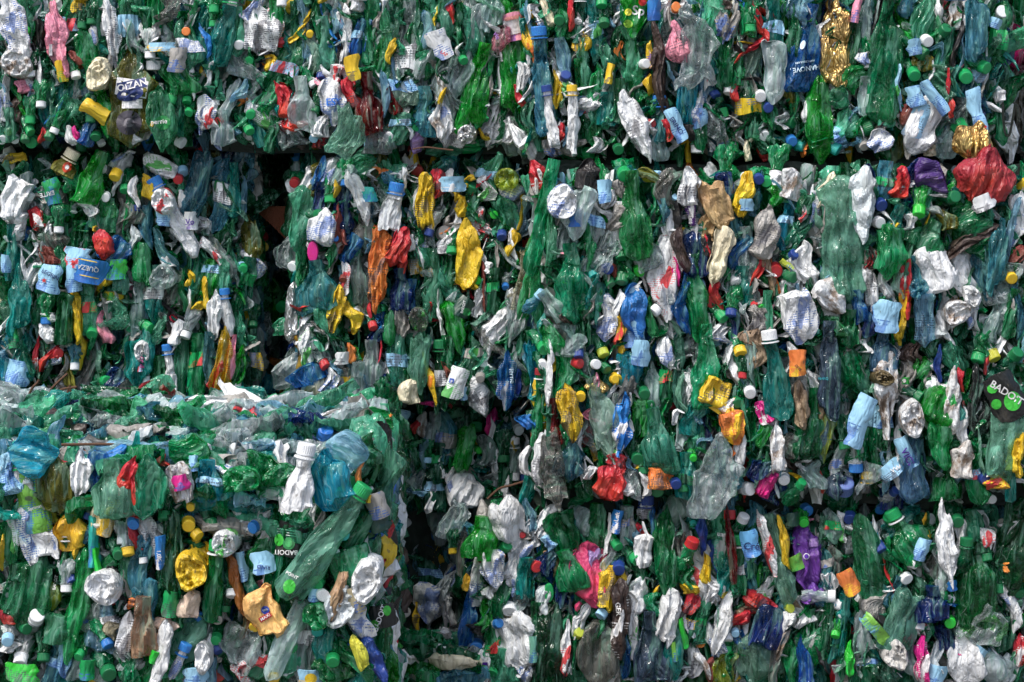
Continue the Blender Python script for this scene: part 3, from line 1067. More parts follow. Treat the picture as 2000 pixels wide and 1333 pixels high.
j 1745 450 30 24 0 y | 
s 1775 430 40 22 0 w r |
b 1740 490 90 46 0 g | !fat green bottle with a yellow folded neck
b 1810 465 70 70 30 g | !squat crumpled green bottle
b 1775 500 80 20 0 g |
b 1700 505 40 30 0 gy tr |
j 1820 530 90 60 -10 w | !large white crumpled bottle with orange food print
l 1832 545 50 36 -20 y |
j 1850 600 100 40 0 w |
d 1870 610 50 46 0 w | !round white base with red dotted border
j 1880 540 80 40 -15 w |
d 1900 580 44 30 -20 w |
j 1770 560 110 26 -5 r ty | !red and gold printed wrapper in the right bale
d 1793 565 44 34 0 tb | !dark oval opening of a clear bottle
b 1808 620 100 34 0 lb tx | !pale blue bottle with lines of small print
b 1790 540 70 20 -10 tb |
b 1920 540 90 34 0 tb |
b 1950 500 120 30 10 tb | !knotted clear blue bottle at the right edge
f 1960 560 60 60 -20 cl |
k 1975 543 26 20 160 y | !yellow cap at the right edge
j 1985 430 90 24 10 w tb |
j 1990 500 40 30 0 mr |
b 1950 610 110 44 5 cl | 
b 1975 610 80 20 10 g |
j 1895 620 40 20 20 w |
j 1885 610 30 24 20 y |
l 1735 620 60 50 10 lb tb | !pale blue bottle with turned blue letters
s 1725 555 70 20 -10 w |
f 1710 580 40 36 0 gy |
j 1735 580 60 22 -5 w tg |
b 1680 600 60 30 -10 bl |
b 1700 620 60 26 5 db |
j 1625 580 60 50 -40 w tn | !muddy white bottle with brown stains
j 1625 625 40 50 50 w | 
j 1610 370 60 14 20 cr |
b 1650 365 90 20 0 dg |
b 1620 640 50 50 0 dg |
b 1760 545 60 26 0 g |
b 1660 640 60 30 0 g |
b 1990 600 90 20 0 tb |
s 1975 450 120 10 12 lb |
s 1760 640 60 14 0 y |
j 1820 640 30 30 0 cl |
b 1975 340 30 30 0 dg |
j 1815 345 60 50 70 pud | !dark purple pouch with a barcode under the seam
b 1700 340 40 22 0 db |
# --- R3C1
b 10 720 110 26 0 dg |
b 45 700 90 34 0 tl |
l 32 730 50 44 10 lb | crumpled light blue label on the lower left of the middle bale
s 75 700 70 12 0 r tw |
b 50 700 60 16 -20 g |
j 100 695 40 26 20 w tb |
k 112 690 24 30 100 r |
s 95 700 50 20 30 r |
s 157 690 60 18 0 y |
s 135 730 70 18 0 ol |
k 146 716 20 80 180 w |
b 178 720 100 46 0 gy | muddy clear film bag above the lower left bale
b 205 745 50 20 0 dg |
k 207 745 26 30 100 g |
b 220 745 50 30 20 db | dark blue crinkled neck beside the green cap
b 270 700 90 50 0 tl | !teal bottle with a red lettered label
d 278 690 46 30 0 w |
l 273 705 40 20 0 lb tr |
k 284 743 20 80 180 w |
b 310 735 70 36 0 g |
j 332 735 90 14 -6 w cbl | !white tube standing on a blue cap
b 355 710 130 34 0 g |
b 385 715 110 26 0 g |
s 372 770 26 14 0 db |
d 300 776 66 62 0 rd3 z200 | !bright red translucent bottle base lying on the lower left bale
f 330 800 60 40 60 pg |
j 222 795 40 14 20 w tx | !small curled white paper tag with black letters
j 170 775 36 34 0 w |
j 115 760 24 20 0 w |
f 20 795 60 50 70 gy |
k 45 787 26 60 100 dg |
b 65 880 70 80 0 tb2 z25 | !large crumpled turquoise bottle on top of the lower left bale
j 8 815 20 30 0 lb |
b 110 860 90 20 20 lb |
j 12 845 40 14 70 db |
b 150 845 60 100 60 pg |
b 185 830 36 50 30 yg |
b 210 845 40 60 30 g |
b 120 825 30 80 60 w |
b 280 840 60 40 -60 g |
f 245 855 60 50 -30 pg |
j 190 863 14 44 0 gyd |
s 315 863 30 34 30 db |
f 340 890 40 30 0 lb |
b 370 880 50 60 60 g |
b 350 830 40 80 70 g |
b 250 812 20 60 80 lb |
j 255 800 16 30 60 w to |
j 60 1000 170 50 -12 w cg | !white and lime green milk bottle printed with cows
l 60 985 120 56 -10 lg z15 | lime green printed panel of the milk bottle
b 72 920 40 22 0 tb |
k 70 912 24 80 20 dg |
b 95 930 60 40 10 g |
j 120 905 8 40 20 r | !red plastic ring lid lying flat
s 118 920 34 10 -30 r |
b 110 950 90 56 0 ol | !olive clear bottle with a red ring round its neck
j 20 925 70 46 -20 lb tb |
k 22 938 26 60 240 bk |
b 25 970 110 34 0 cl |
j 160 930 80 34 0 w | !white long bottle base with blue film beside it
b 180 925 70 34 0 bl |
j 210 900 70 30 60 bl | crinkled blue film on the front edge of the lower left bale
b 218 955 100 60 0 pg2 | !large clear pale green bottle with yellow tinted base
j 250 930 60 26 20 r | !folded red bottle on the lower left bale's corner
s 262 960 90 14 -10 r |
b 290 950 90 50 0 g | !round green crumpled bottle beside the folded red bottle
s 315 965 80 16 0 br |
j 275 985 60 28 10 cr tx |
j 350 945 80 36 -10 w | !white bottle with a magenta fruit label
l 353 942 30 34 -10 mg |
b 375 920 40 40 20 g |
k 372 985 28 50 130 dg |
k 372 990 20 20 160 y |
j 320 900 20 16 0 r |
k 175 985 28 60 100 dg |
k 131 940 22 20 160 g |
j 208 1008 60 48 0 cr ty | !cream round base with a yellow label
k 125 985 26 30 160 dg |
b 395 905 60 40 20 pg |
l 378 905 30 24 0 lb tb |
# --- R3C2
j 440 788 128 22 94 w z330 | !long curled white paper sheet lying at the back of the lower left bale
b 432 710 110 30 6 y tr | !yellow and clear juice bottle standing neck down
s 452 700 80 16 10 pk |
j 420 752 24 20 0 r |
b 410 700 90 22 0 tb |
b 465 720 70 20 20 br |
k 462 753 20 50 180 w |
b 490 700 100 30 0 dg |
k 500 736 20 20 180 tl |
b 565 730 40 80 -20 bl | !crumpled blue film on the floor of the cavity
b 515 755 50 40 10 dg |
s 588 690 80 20 -5 yd | dark yellow panel at the cavity edge
j 600 690 70 22 0 w |
k 614 672 24 20 150 w |
j 605 740 60 28 10 cr |
j 625 755 50 26 0 cr | !stiff cream torn carton piece standing upright
k 634 713 26 60 150 r | !small dark red ribbed cap beside the cream carton
j 645 745 40 26 10 w |
b 655 680 60 26 0 dg |
l 668 700 26 30 0 w tx |
s 682 690 40 14 0 o | !small torn orange strip
b 698 690 24 16 0 br |
b 700 760 90 40 0 cl | !clear bottle with red speckled print
b 670 765 80 30 0 gy |
b 725 710 80 30 0 cl |
b 748 760 50 16 0 db | 
k 748 770 18 60 180 w |
k 732 782 20 30 180 g |
b 775 700 110 30 0 pg |
k 638 785 20 30 180 y |
b 590 765 60 20 0 db |
k 583 785 26 60 240 w |
k 570 775 20 60 200 w |
j 800 765 46 40 0 cr | !stiff grey beige cardboard flap
j 472 822 60 44 80 r z60 | !crumpled bright red bottle on top of the lower left bale
j 462 812 10 20 0 w |
b 575 810 34 90 70 g | !long green bottle lying on its side on the lower left bale
j 555 830 30 70 60 w tr |
j 650 812 30 60 80 w |
d 655 845 60 46 0 g | !round green star shaped bottle base
b 735 830 50 56 0 g | !rounded green bottle end at the back corner
l 780 825 46 38 10 lb | !light blue mineral water label at the bale's back corner
b 755 870 40 50 0 dg |
b 680 880 60 70 20 lb2 z20 | !big pale blue crumpled bottle on the lower left bale's corner
k 700 835 22 40 150 g |
k 420 860 28 30 80 dg | !green cap lying on its side on the bale top
k 410 886 26 20 180 dg |
k 448 893 26 30 200 dg |
j 475 895 40 30 20 w |
b 500 895 40 50 0 g |
s 478 895 20 20 0 y |
b 545 890 60 34 60 cl |
b 570 885 30 30 0 g |
b 610 855 30 70 60 g |
b 530 865 30 60 80 dg |
b 500 850 40 50 0 g |
b 565 845 30 60 80 pg |
b 450 850 30 40 30 g |
b 430 830 20 60 80 g |
s 465 850 10 40 80 y |
j 585 940 100 52 12 w cw z20 | !white bottle with a blue neck ring on the bale's front corner
b 650 940 90 60 -10 tb2 | !turquoise crumpled bottle on the bale's front corner
b 630 950 70 50 0 g | 
s 450 920 24 80 20 w tb |
d 470 940 44 70 0 g | !green star shaped bottle base framed by a white rim
k 516 966 30 30 150 dg | !dark green cap below the star shaped base
b 430 960 80 50 0 g |
b 520 920 60 70 30 g |
j 500 980 30 60 20 bk |
s 560 985 90 26 -25 w tg | white and green wrapper curling down the front corner
b 634 1062 225 54 35 pg2 cg z30 | !long clear green bottle slanting up to the right
s 703 925 40 12 15 o |
k 762 905 26 30 100 w |
k 688 942 26 30 90 g |
k 665 962 24 20 170 g | !green cap beside the slanting long bottle
b 750 950 120 46 0 dg |
l 735 990 50 40 -15 gy |
l 720 975 16 14 15 y |
b 775 900 50 60 0 dg |
b 710 900 60 26 20 g |
j 405 900 60 20 0 w |
b 545 930 40 60 0 g |
b 405 940 70 40 0 g |
k 660 985 26 20 200 dg |
b 770 980 100 30 0 dg |
b 720 880 50 40 0 dg |
# --- R3C3 
b 820 710 100 36 0 pg2 | !pale green smooth bottle hanging in the centre
s 838 740 90 12 -8 y to |
b 860 740 110 24 0 dg cdg |
s 877 725 20 36 60 mr | !rust brown rectangle of torn film
l 890 750 60 44 20 w tg | !torn white wrapper with a green leaf print
j 935 775 40 60 60 w tx | 
l 905 770 26 14 0 lb |
b 920 700 70 40 0 dg |
k 938 738 20 20 180 gy |
b 990 745 90 34 0 bl tw | !flat blue wrapper with vertical white letters
s 1012 750 70 10 5 db |
k 868 787 22 70 180 dg |
j 845 797 12 30 0 mg |
b 875 690 60 30 0 g |
b 1045 730 120 28 0 g |
b 1050 800 120 18 4 g crd |
k 1047 853 24 80 180 r | !red cap on a long green bottle neck down
b 1070 790 160 16 -3 pg |
b 1085 830 90 18 -6 rd |
k 1063 680 30 30 150 g |
b 1100 740 110 34 0 g |
b 1025 690 90 24 0 g |
k 1060 712 22 20 170 w |
j 1075 720 130 10 0 w |
j 1112 805 90 38 -8 y | !flattened bright yellow bottle right of the corner
k 1134 775 22 20 180 y |
b 1175 810 130 46 -15 cl | !clear tapering bottle with a white stripe
f 1165 860 80 50 -30 cl ty |
j 1130 870 90 22 -12 w |
j 1165 755 30 40 20 go | !crushed gold foil lid with a pink piece on it
s 1165 752 14 26 80 pk |
k 1178 690 26 60 160 yg | !lime green striped cap
k 1128 710 24 40 90 r | 
k 1164 712 22 20 90 w |
k 1182 720 26 50 130 dg |
b 1120 675 40 38 0 cl |
k 1130 692 22 60 180 db |
k 1200 741 20 20 90 y |
k 1102 892 28 80 180 g |
b 1110 900 60 50 0 tb | !clear blue neck with a green cap at the big bale's foot
f 1080 930 50 110 80 gy z20 | !milky crumpled bag at the foot of the big bale
j 1055 900 100 28 0 w tx | !white speckled printed film strip
b 1065 895 40 26 0 br |
j 1190 940 60 50 20 r | !crumpled bright red wrapper at the big bale's foot
k 1170 960 28 20 150 gyd |
j 1150 925 30 22 0 w |
k 1150 970 20 60 60 g |
b 860 850 100 36 0 tb |
b 850 840 60 34 0 cl |
j 810 835 20 16 0 r |
b 905 880 80 30 10 br | !bright lime green twisted bottle in the recess
k 935 880 16 20 90 br |
s 828 885 60 14 0 lb |
j 905 960 60 70 20 w | !dirty white and blue jug with a blue cap in the recess
k 888 965 26 20 90 db |
s 880 945 60 16 0 w tb |
b 860 905 70 44 0 dg |
k 930 835 26 60 180 dg |
b 920 820 50 50 0 dg |
j 960 825 44 18 10 mg | !crumpled magenta wrapper in the recess
b 978 810 44 24 0 g |
j 1030 825 30 30 0 bl |
k 1013 840 24 20 140 cl |
l 1015 800 40 14 40 lb |
s 1005 870 26 6 0 y |
k 984 897 26 80 180 dg |
b 985 920 60 26 0 dg |
b 1005 900 60 18 0 cl cw |
k 1005 932 22 80 180 w |
j 965 905 60 18 0 w |
b 950 880 60 26 0 cl |
b 1030 900 60 16 0 w |
k 1023 935 22 50 160 db |
b 1030 960 90 22 10 tl |
j 990 955 40 16 0 w |
f 810 930 80 50 0 cl | hazy clear bag in the dark recess
b 845 960 80 40 0 dg |
j 828 830 50 20 0 w |
b 880 820 50 40 30 g |
k 835 900 20 80 180 lb |
b 810 880 80 26 0 dg |
s 960 850 70 10 0 w |
b 985 860 70 30 0 tb |
# --- R3C4
l 1250 690 50 38 0 lb tb |
k 1248 705 32 30 200 bl | 
s 1217 690 40 18 0 y tx |
b 1230 720 50 40 0 g |
k 1203 740 26 30 150 y |
j 1220 765 60 24 20 gyd | !dark grey smooth rubbery strip
j 1215 830 90 34 10 bl tw | !blue wrapper printed with white text
b 1215 790 60 36 0 cl |
j 1205 880 60 22 0 w tg |
k 1258 768 26 20 170 dg |
k 1268 790 24 20 150 dg |
b 1245 815 80 34 0 br |
b 1275 760 80 26 0 dg |
b 1300 740 110 26 0 g |
j 1305 690 60 26 0 w |
b 1285 860 110 60 -10 pg | !flattened grey green bottle with rounded top in the big bale
b 1340 800 140 36 0 cl | 
j 1350 760 60 22 0 w |
b 1378 720 150 50 0 g | !fat shiny green bottle high in the big bale
j 1390 765 60 50 20 y | !crinkled mustard yellow bottle in the big bale
b 1325 730 120 22 0 dg |
j 1440 720 90 30 0 w | white and brown dirty strip
k 1446 687 28 50 170 y | !yellow cap facing right in the big bale
k 1450 734 22 80 180 r |
k 1465 767 26 20 180 w | !plain white cap facing outward in the big bale
k 1439 786 24 20 150 dg |
b 1465 700 90 20 -8 cl |
j 1478 680 60 40 0 gyb | 
b 1515 745 150 46 -8 tl cw | !large clear teal bottle neck down with a white cap
l 1560 710 50 34 0 o ty | !orange and cream printed wrapper
j 1575 740 90 40 -10 w |
j 1565 790 70 24 -10 gyb | !brown mud caked strip
j 1490 805 46 24 -30 mg tw | !magenta wrapper with white letters in the big bale
j 1430 835 70 40 -5 o ty | !orange yellow peach print wrapper
j 1425 800 40 30 0 w ty |
j 1445 880 60 24 -10 w |
b 1410 910 90 46 -12 tb |
b 1480 840 110 40 -8 g |
b 1490 850 40 24 0 br |
b 1500 820 80 24 0 cl |
j 1520 880 90 24 0 w tn | !white and brown torn sheet hanging in the big bale
k 1526 860 18 20 180 g |
b 1570 850 110 60 5 dg | !large smooth dark green bottle low in the big bale
b 1545 870 40 30 20 gy |
f 1395 930 130 66 0 cl z15 | !large milky crumpled bag low in the big bale
s 1405 882 20 26 -20 db |
k 1245 895 28 20 180 dg | !dark green cap facing outward low in the big bale
j 1290 935 40 44 0 o | !orange yellow folded bottle base low in the big bale
k 1258 920 24 80 180 dg |
j 1212 905 30 34 10 r |
j 1215 930 40 26 0 r |
k 1284 965 28 20 180 dg |
k 1320 945 24 20 160 db |
b 1340 930 80 40 0 g |
k 1335 955 24 80 180 dg |
j 1262 950 50 16 -10 w |
f 1235 950 60 44 20 cl |
j 1215 960 40 30 60 w |
k 1354 895 16 20 180 br |
j 1495 960 50 30 25 mg | !crushed magenta and white wrapper near the lower seam
k 1531 936 26 20 180 w | !white cap with scratches near the lower seam
b 1485 920 40 40 0 db |
b 1510 960 50 30 0 db |
k 1565 945 24 60 30 g |
b 1590 930 50 40 0 cl |
k 1575 990 26 20 120 bl | !blue cap poking out of the lower seam
k 1462 955 30 30 90 w |
k 1430 960 26 20 180 dg |
j 1262 985 30 30 0 w cdb |
k 1225 998 22 40 180 g |
k 1498 923 20 20 180 gy |
b 1355 820 60 40 0 g |
b 1545 700 60 22 0 w |
b 1590 810 90 20 0 g |
b 1240 860 60 26 0 dg |
# --- R3C5
b 1620 720 160 36 0 db2 | !tall grey blue crinkled bottle in the right bale
b 1650 700 100 40 0 g | 
b 1690 720 110 30 -5 pg |
b 1727 685 80 52 0 tb3 | !hazy blue round bottle bottom
l 1680 825 105 40 20 lb tb | !large pale blue label with white stripe and fine print
j 1610 790 90 26 0 gyb |
b 1610 850 90 26 0 yg tb |
s 1645 790 130 24 -5 cl |
k 1650 870 28 80 180 dg |
b 1640 900 80 24 0 g |
b 1685 870 60 26 0 g |
k 1670 905 30 70 175 w | 
k 1672 915 32 80 180 bl |
b 1715 830 170 40 0 g |
j 1733 770 130 36 0 w tn | !white carton side with purple scrawl and muddy top
d 1725 740 30 40 0 st2 |
j 1765 730 60 28 0 gy |
l 1770 745 14 14 0 gr |
j 1785 690 40 40 -10 bn |
d 1785 820 70 50 0 w | !white ribbed base disc in the right bale
j 1778 780 70 34 -25 w |
b 1785 910 130 56 0 tb3 | !clear blue bottle with violet letters
l 1772 885 60 26 -25 lb |
l 1740 920 30 44 -40 lb tx |
b 1830 790 60 60 20 br | !bright green smooth round bottle side in the right bale
k 1795 775 26 60 120 dg |
b 1800 720 40 36 30 br |
j 1825 755 30 26 0 w |
b 1840 760 20 46 0 w |
j 1860 790 110 26 5 w tn | !dirty white twisted strip in the right bale
s 1882 750 70 12 -4 r |
j 1880 840 80 16 -5 w | 
b 1875 805 30 26 0 dg |
j 1880 900 60 40 15 gyw | !dirty white furrowed shell like piece
b 1840 870 110 40 -5 g | !boxy folded green bottle in the right bale
b 1850 940 70 50 0 g |
b 1905 780 110 20 0 gyd |
f 1925 800 90 36 0 gyd |
b 1960 740 60 60 20 pg |
l 1965 775 90 70 -25 bkl | !black water label with bright green circles
b 1960 870 140 56 8 pg2 | !smooth grey green bottle side at the right edge
j 1985 890 80 26 5 y | !yellow crinkled wrapper at the right edge
k 1940 695 28 60 160 yk |
k 1910 700 30 70 200 g |
b 1935 680 40 26 0 g |
k 1985 692 30 50 30 dg |
s 1928 700 70 8 0 w tr |
b 1875 700 60 46 0 pg |
s 1833 715 70 12 0 db |
s 1882 810 60 10 0 mr |
k 1650 950 40 40 0 db3 |
b 1635 950 46 40 0 db2 | !dark blue clear bottle bottom near the lower seam
f 1695 930 50 30 0 cl |
j 1693 950 30 20 0 gyd cy |
k 1747 960 20 40 30 db |
b 1740 960 60 40 0 db |
k 1720 985 24 30 230 bl |
b 1760 985 80 30 60 tl |
k 1920 935 26 20 100 db |
j 1940 940 34 30 20 y tr |
k 1935 975 24 20 90 w |
j 1855 985 26 40 0 w | !white oval hoop of plastic on the lower seam
b 1640 985 40 26 0 dg |
k 1660 998 24 60 200 db |
b 1910 930 90 30 0 g |
b 1975 960 60 20 0 tl |
j 1730 750 60 16 -10 w |
b 1820 680 40 24 0 dg |
# --- R4C1 (front of the lower left bale)
k 15 1005 26 80 180 w |
j 22 1030 80 14 -10 w |
s 110 1010 40 16 0 yg tx |
b 60 1060 70 56 20 g |
b 55 1150 110 74 10 g2 | !big folded green bottle with flat facets at the lower left
j 138 1040 70 44 -8 yo | !crumpled golden yellow bottle on the lower left bale
s 148 1075 40 20 -10 yo |
k 174 1010 24 80 200 db |
k 185 1025 24 60 30 w |
l 180 1060 100 20 0 tl |
b 165 1100 60 40 20 tb |
j 117 1065 40 14 0 mg |
b 130 1090 80 24 0 g cw |
k 130 1150 26 80 180 w |
l 185 1090 50 16 -10 br | torn bright lime label piece
k 140 1135 26 50 150 db |
k 260 1023 28 20 150 bl | !bright blue cap facing outward on the lower left bale
j 257 1005 14 22 0 r |
k 240 1055 26 70 180 w |
k 250 1078 28 70 170 y | !yellow cap with a black line
k 230 1082 26 30 150 dg |
j 262 1055 50 10 -20 r |
j 290 1050 90 34 -5 w tx |
l 310 1080 60 20 0 bl tw | small blue and green lettered label
b 333 1080 160 32 0 dg | !tall dark green ribbed bottle standing upright
k 322 1010 30 60 180 dg |
k 368 1024 30 20 150 y | !large yellow cap on the lower left bale
k 385 1045 26 60 130 y |
j 375 1065 26 24 0 dg |
s 390 1065 50 26 -20 y |
d 370 1118 70 60 0 y | !yellow round jug base with a torn centre
j 397 1090 50 26 0 y |
k 280 1095 22 80 180 w |
b 275 1110 110 26 0 tb |
b 245 1110 100 26 0 g |
s 228 1140 90 24 -15 bk | black wrinkled film strip in the lower left bale
b 150 1190 170 28 8 g | !long curved green bottle side in the lower left bale
b 190 1120 80 26 50 g |
d 200 1150 60 64 20 w | !white round bottle base above a crushed clear bottle
f 205 1200 110 70 0 cl |
b 205 1215 90 60 0 lb |
k 210 1258 26 60 150 bl |
j 218 1232 34 26 20 gyo |
j 246 1245 80 28 5 w tx | !small white printed bottle with brown mud
f 245 1290 40 34 0 cl |
b 280 1230 110 40 0 o2 | !clear teal bottle with orange peach print
j 255 1180 20 16 0 o |
l 330 1180 50 30 10 g tx |
b 345 1160 60 40 0 dg |
j 370 1180 60 36 0 cp | !torn peach and white film in the lower left bale
j 320 1230 40 30 -10 cp |
b 365 1250 110 60 30 pg2 | !clear frosted green bottle with droplets
j 315 1280 120 22 10 w | !long white wrinkled bottle at the bottom edge
d 395 1290 60 30 0 w |
l 385 1320 30 50 0 lb tb |
j 345 1300 60 14 25 w cbl |
b 105 1230 60 34 0 g | !dark green frosted bottle shoulder
k 50 1228 26 40 100 dg |
k 15 1250 26 20 160 lb |
j 15 1265 26 26 0 w |
j 25 1205 26 34 0 rd |
k 72 1205 34 40 30 w | !white open bottle neck ring at the lower left
b 50 1270 90 50 20 dg |
k 85 1285 28 70 180 dg |
l 40 1315 34 70 5 br tx | !lime green printed wrapper at the bottom left corner
b 105 1300 80 26 15 tb |
j 125 1290 60 22 -8 lb tb |
b 180 1290 80 60 20 g |
k 155 1280 26 40 200 g |
k 212 1315 34 30 140 dg | !dark green cap near the bottom edge
b 300 1310 60 60 0 g |
b 250 1310 60 40 30 g |
k 275 1275 20 60 180 w |
l 300 1285 26 20 20 br |
b 15 1060 80 30 0 g |
s 2 1080 60 8 0 y |
b 290 1180 100 20 0 tb |
k 390 1205 24 40 100 bl |
b 350 1215 40 20 0 g |
b 60 1120 40 60 0 g |
b 155 1060 60 24 0 g |
b 330 1300 50 40 0 g |
k 40 1290 30 40 180 w |
b 95 1165 60 30 10 yg |
l 170 1310 40 30 0 g |
# --- R4C2
d 437 1063 52 48 0 w | !white round jug base left of the black labelled bottle
j 470 1030 80 50 20 w |
j 515 1020 60 40 40 w | white bottle with a light blue cap above the black label
k 495 1030 28 20 240 bl |
k 412 1025 30 60 160 dg |
j 405 1095 60 24 5 y |
b 418 1140 120 26 5 g cg | !green bottle neck down on a green cap
k 420 1185 28 80 180 g |
k 453 1160 26 60 180 w |
k 425 1208 24 20 180 gy |
j 460 1140 130 18 -15 am | !translucent amber brown strip slanting down
b 480 1210 60 14 10 am |
l 472 1110 60 18 -10 lb tb |
b 505 1080 70 34 10 g |
l 510 1100 44 44 -15 lb | !light blue mineral water label near the black labelled bottle
b 490 1140 60 26 0 dg |
b 560 1080 220 64 8 dg | !dark green bottle with black label and green circles
l 567 1055 66 54 10 bkl |
l 580 1140 60 44 20 bkl2 | !black label with a cracked green circle
j 518 1195 84 52 -20 pe z30 | !peach orange sauce bottle with a blue and red logo
s 528 1145 50 8 -10 pe |
k 498 1222 24 30 200 y |
f 475 1265 90 60 20 cl | !crumpled clear bag below the peach sauce bottle
j 485 1300 60 40 20 w tr | 
j 500 1280 30 20 0 cl |
k 422 1248 24 20 180 g |
b 440 1270 120 22 25 g |
k 425 1270 22 60 150 db |
s 415 1315 50 12 5 lb |
j 403 1290 80 14 0 w |
b 560 1240 130 30 25 cl | !grey clear bottle slanting down left
b 520 1290 100 40 30 g |
k 535 1322 28 30 200 y | !yellow cap at the bottom edge
k 568 1263 28 20 90 g | !bright green cap with a clear neck near the bottom
b 560 1285 70 34 0 pg |
b 600 1260 130 40 0 cl |
l 605 1322 26 40 0 lb ty | !light blue sun printed label at the bottom edge
d 615 1205 50 50 0 g | !green petal shaped bottle base with a small cap
k 620 1232 26 40 180 tl |
b 640 1260 80 32 0 tl |
k 650 1290 30 30 170 g | !large green cap near the bottom middle
j 655 1170 110 20 20 ca | !strip of tan brown carton standing on edge
s 670 1100 60 10 5 si |
d 715 1135 90 54 20 w | !large white oval jug side by the tan carton
d 665 1185 90 60 20 wg |
l 692 1175 50 34 -20 gyo |
k 620 1140 28 20 200 g |
k 630 1163 32 20 90 w |
l 614 1163 24 26 0 lb tb |
b 685 1110 90 60 -20 g | !smooth dark green bottle behind the tan carton
k 654 1080 22 20 100 w |
k 672 1045 26 20 60 tl |
j 705 1210 60 34 0 w tb |
b 755 1210 70 80 20 dg | !dark bottle with black label and green dots
l 745 1205 44 54 -10 bkl |
k 790 1195 26 30 110 w |
j 700 1275 70 24 -25 yg2 | !yellow and white striped wrapper
j 730 1290 80 26 -25 db | !folded dark blue wrapper near the bottom
b 690 1290 100 24 -35 g |
j 765 1320 30 24 0 w |
k 758 1277 20 20 90 r | !small red cap in the dark gap
f 780 1260 60 30 60 cl |
b 780 1300 30 60 70 tb |
l 780 1125 30 28 20 lb ty |
b 735 1080 80 18 12 dg tx |
b 755 1060 80 22 0 db |
k 790 1022 30 40 140 w |
l 740 1025 30 44 -20 dgl |
b 760 1130 90 30 0 dg |
b 700 1040 80 30 30 dg |
b 640 1310 40 60 0 dg |
b 790 1080 90 26 0 db |
b 580 1230 60 20 30 cl |
b 435 1120 50 20 0 tg |
b 590 1020 60 60 10 dg |
b 720 1310 60 40 0 tl |
k 440 1190 22 80 180 dg |
# --- R4C3
k 853 1044 26 20 160 bl | !bright blue cap on a mustard bottle in the dark recess
j 860 1075 60 26 8 yo |
b 815 1060 100 40 0 dg |
f 885 1015 70 40 0 cl |
j 877 1095 60 18 0 w |
b 905 1080 80 16 0 gy |
k 884 1077 20 80 180 y |
j 912 1140 30 16 0 yo |
j 835 1180 70 44 0 w tb | !dirty white and blue film in the dark recess
j 865 1150 60 30 0 cl |
j 870 1190 60 24 0 w |
b 865 1230 50 30 0 dg |
b 860 1285 40 100 75 g | !flattened dark green bottle lying in the gap
j 820 1275 40 60 50 db |
f 860 1258 20 60 80 gy |
s 880 1312 20 6 50 y |
j 815 1200 60 14 0 y |
b 895 1200 110 12 0 cl |
b 938 1050 70 50 5 br z15 | !bright lime green rounded bottle bulging from the lower bale
k 940 1065 24 30 160 g |
j 995 1020 80 60 0 w | !knobbly white and pink crumpled jug
k 989 1066 26 40 40 g | !green cap standing on white plastic
k 1020 1045 16 20 90 r |
b 1030 1010 50 22 0 lb |
j 965 1110 70 42 0 w z10 | !milky open bottle with an orange yellow rim
s 960 1092 20 40 0 o |
j 935 1140 100 32 15 w tb |
b 918 1200 130 28 10 bl | !clear bottle with blue and white label at the lower bale's left edge
s 922 1180 80 18 10 bl tw |
j 903 1260 60 12 0 w |
j 1010 1080 120 34 20 w |
s 1028 1075 44 14 25 w tb |
s 1000 1145 46 16 -15 w tb | white open spout with a dark blue rim
b 1028 1130 70 34 0 tl | !dented teal green bottle with dimples
k 1048 1107 28 10 90 r |
k 1072 1158 40 10 110 g | !oval bright green lid in the lower bale
j 1060 1180 50 26 20 cl |
j 970 1160 40 30 0 w |
k 995 1190 36 30 180 w |
b 950 1200 60 24 10 br |
k 930 1265 34 10 170 bl z10 | !large light blue cap on a white bottle
j 935 1305 70 44 0 w | !white bottle with green and purple lettering at the bottom edge
j 935 1230 20 40 10 bk |
k 973 1218 22 30 60 bl |
b 965 1260 100 34 -10 g |
b 985 1300 60 50 0 dg |
j 1010 1250 90 70 -15 w | !large dirty white layered film bunch
j 1020 1215 30 50 30 gyo |
j 1015 1310 50 30 -20 w tb | white tube with a blue line curling at the bottom
k 962 1312 24 40 200 g |
l 1042 1270 50 18 0 tg2 |
b 1070 1270 160 56 4 dg2 | !large smooth dark green bottle standing at the bottom centre
b 1090 1200 40 30 0 gy |
b 1110 1115 70 56 -15 g | !crinkled green oval bottle with a beige edge
b 1100 1040 80 54 -20 g | !green pleated bottle under the seam
j 1065 1020 60 30 15 w |
s 1075 1100 60 20 -20 ca |
j 1155 1120 130 60 0 pk2 z10 | !bright pink crumpled bottle in the lower bale
j 1150 1110 70 26 0 vi |
b 1135 1160 80 34 10 g |
b 1100 1160 60 24 0 db |
j 1130 1185 16 12 0 pk2 |
j 1185 1150 80 30 0 y | !mustard yellow crumpled bottle right of the pink bottle
j 1180 1120 40 14 0 y |
b 1175 1280 110 70 0 gy2 | !large hazy grey clear bottle at the bottom
k 1175 1235 28 60 200 pu |
k 1130 1237 24 40 40 yg | !yellow green cap low in the lower bale
j 1110 1265 80 18 0 w tr |
b 1125 1290 90 16 0 dg |
s 1170 1230 80 10 30 g |
j 1135 1215 60 20 25 w |
k 1175 1200 26 60 220 lb |
b 1195 1225 60 24 0 bk |
j 1070 1060 30 20 0 lb |
b 980 1170 60 30 0 g |
b 1165 1030 80 34 0 g |
b 1140 1020 50 40 30 cl |
b 1070 1100 40 30 0 db |
j 890 1120 50 16 0 w tb |
b 830 1120 80 40 0 dg |
b 1050 1210 60 30 0 dg |
f 1010 1180 40 30 0 cl |
# --- R4C4
l 1205 1020 44 18 10 bl tw |
b 1225 1030 70 30 0 cl |
k 1205 1065 22 40 140 g |
s 1255 1035 34 22 -15 r | !torn orange red wrapper piece under the seam
j 1258 1078 60 36 0 w | !small crumpled white paper like ball
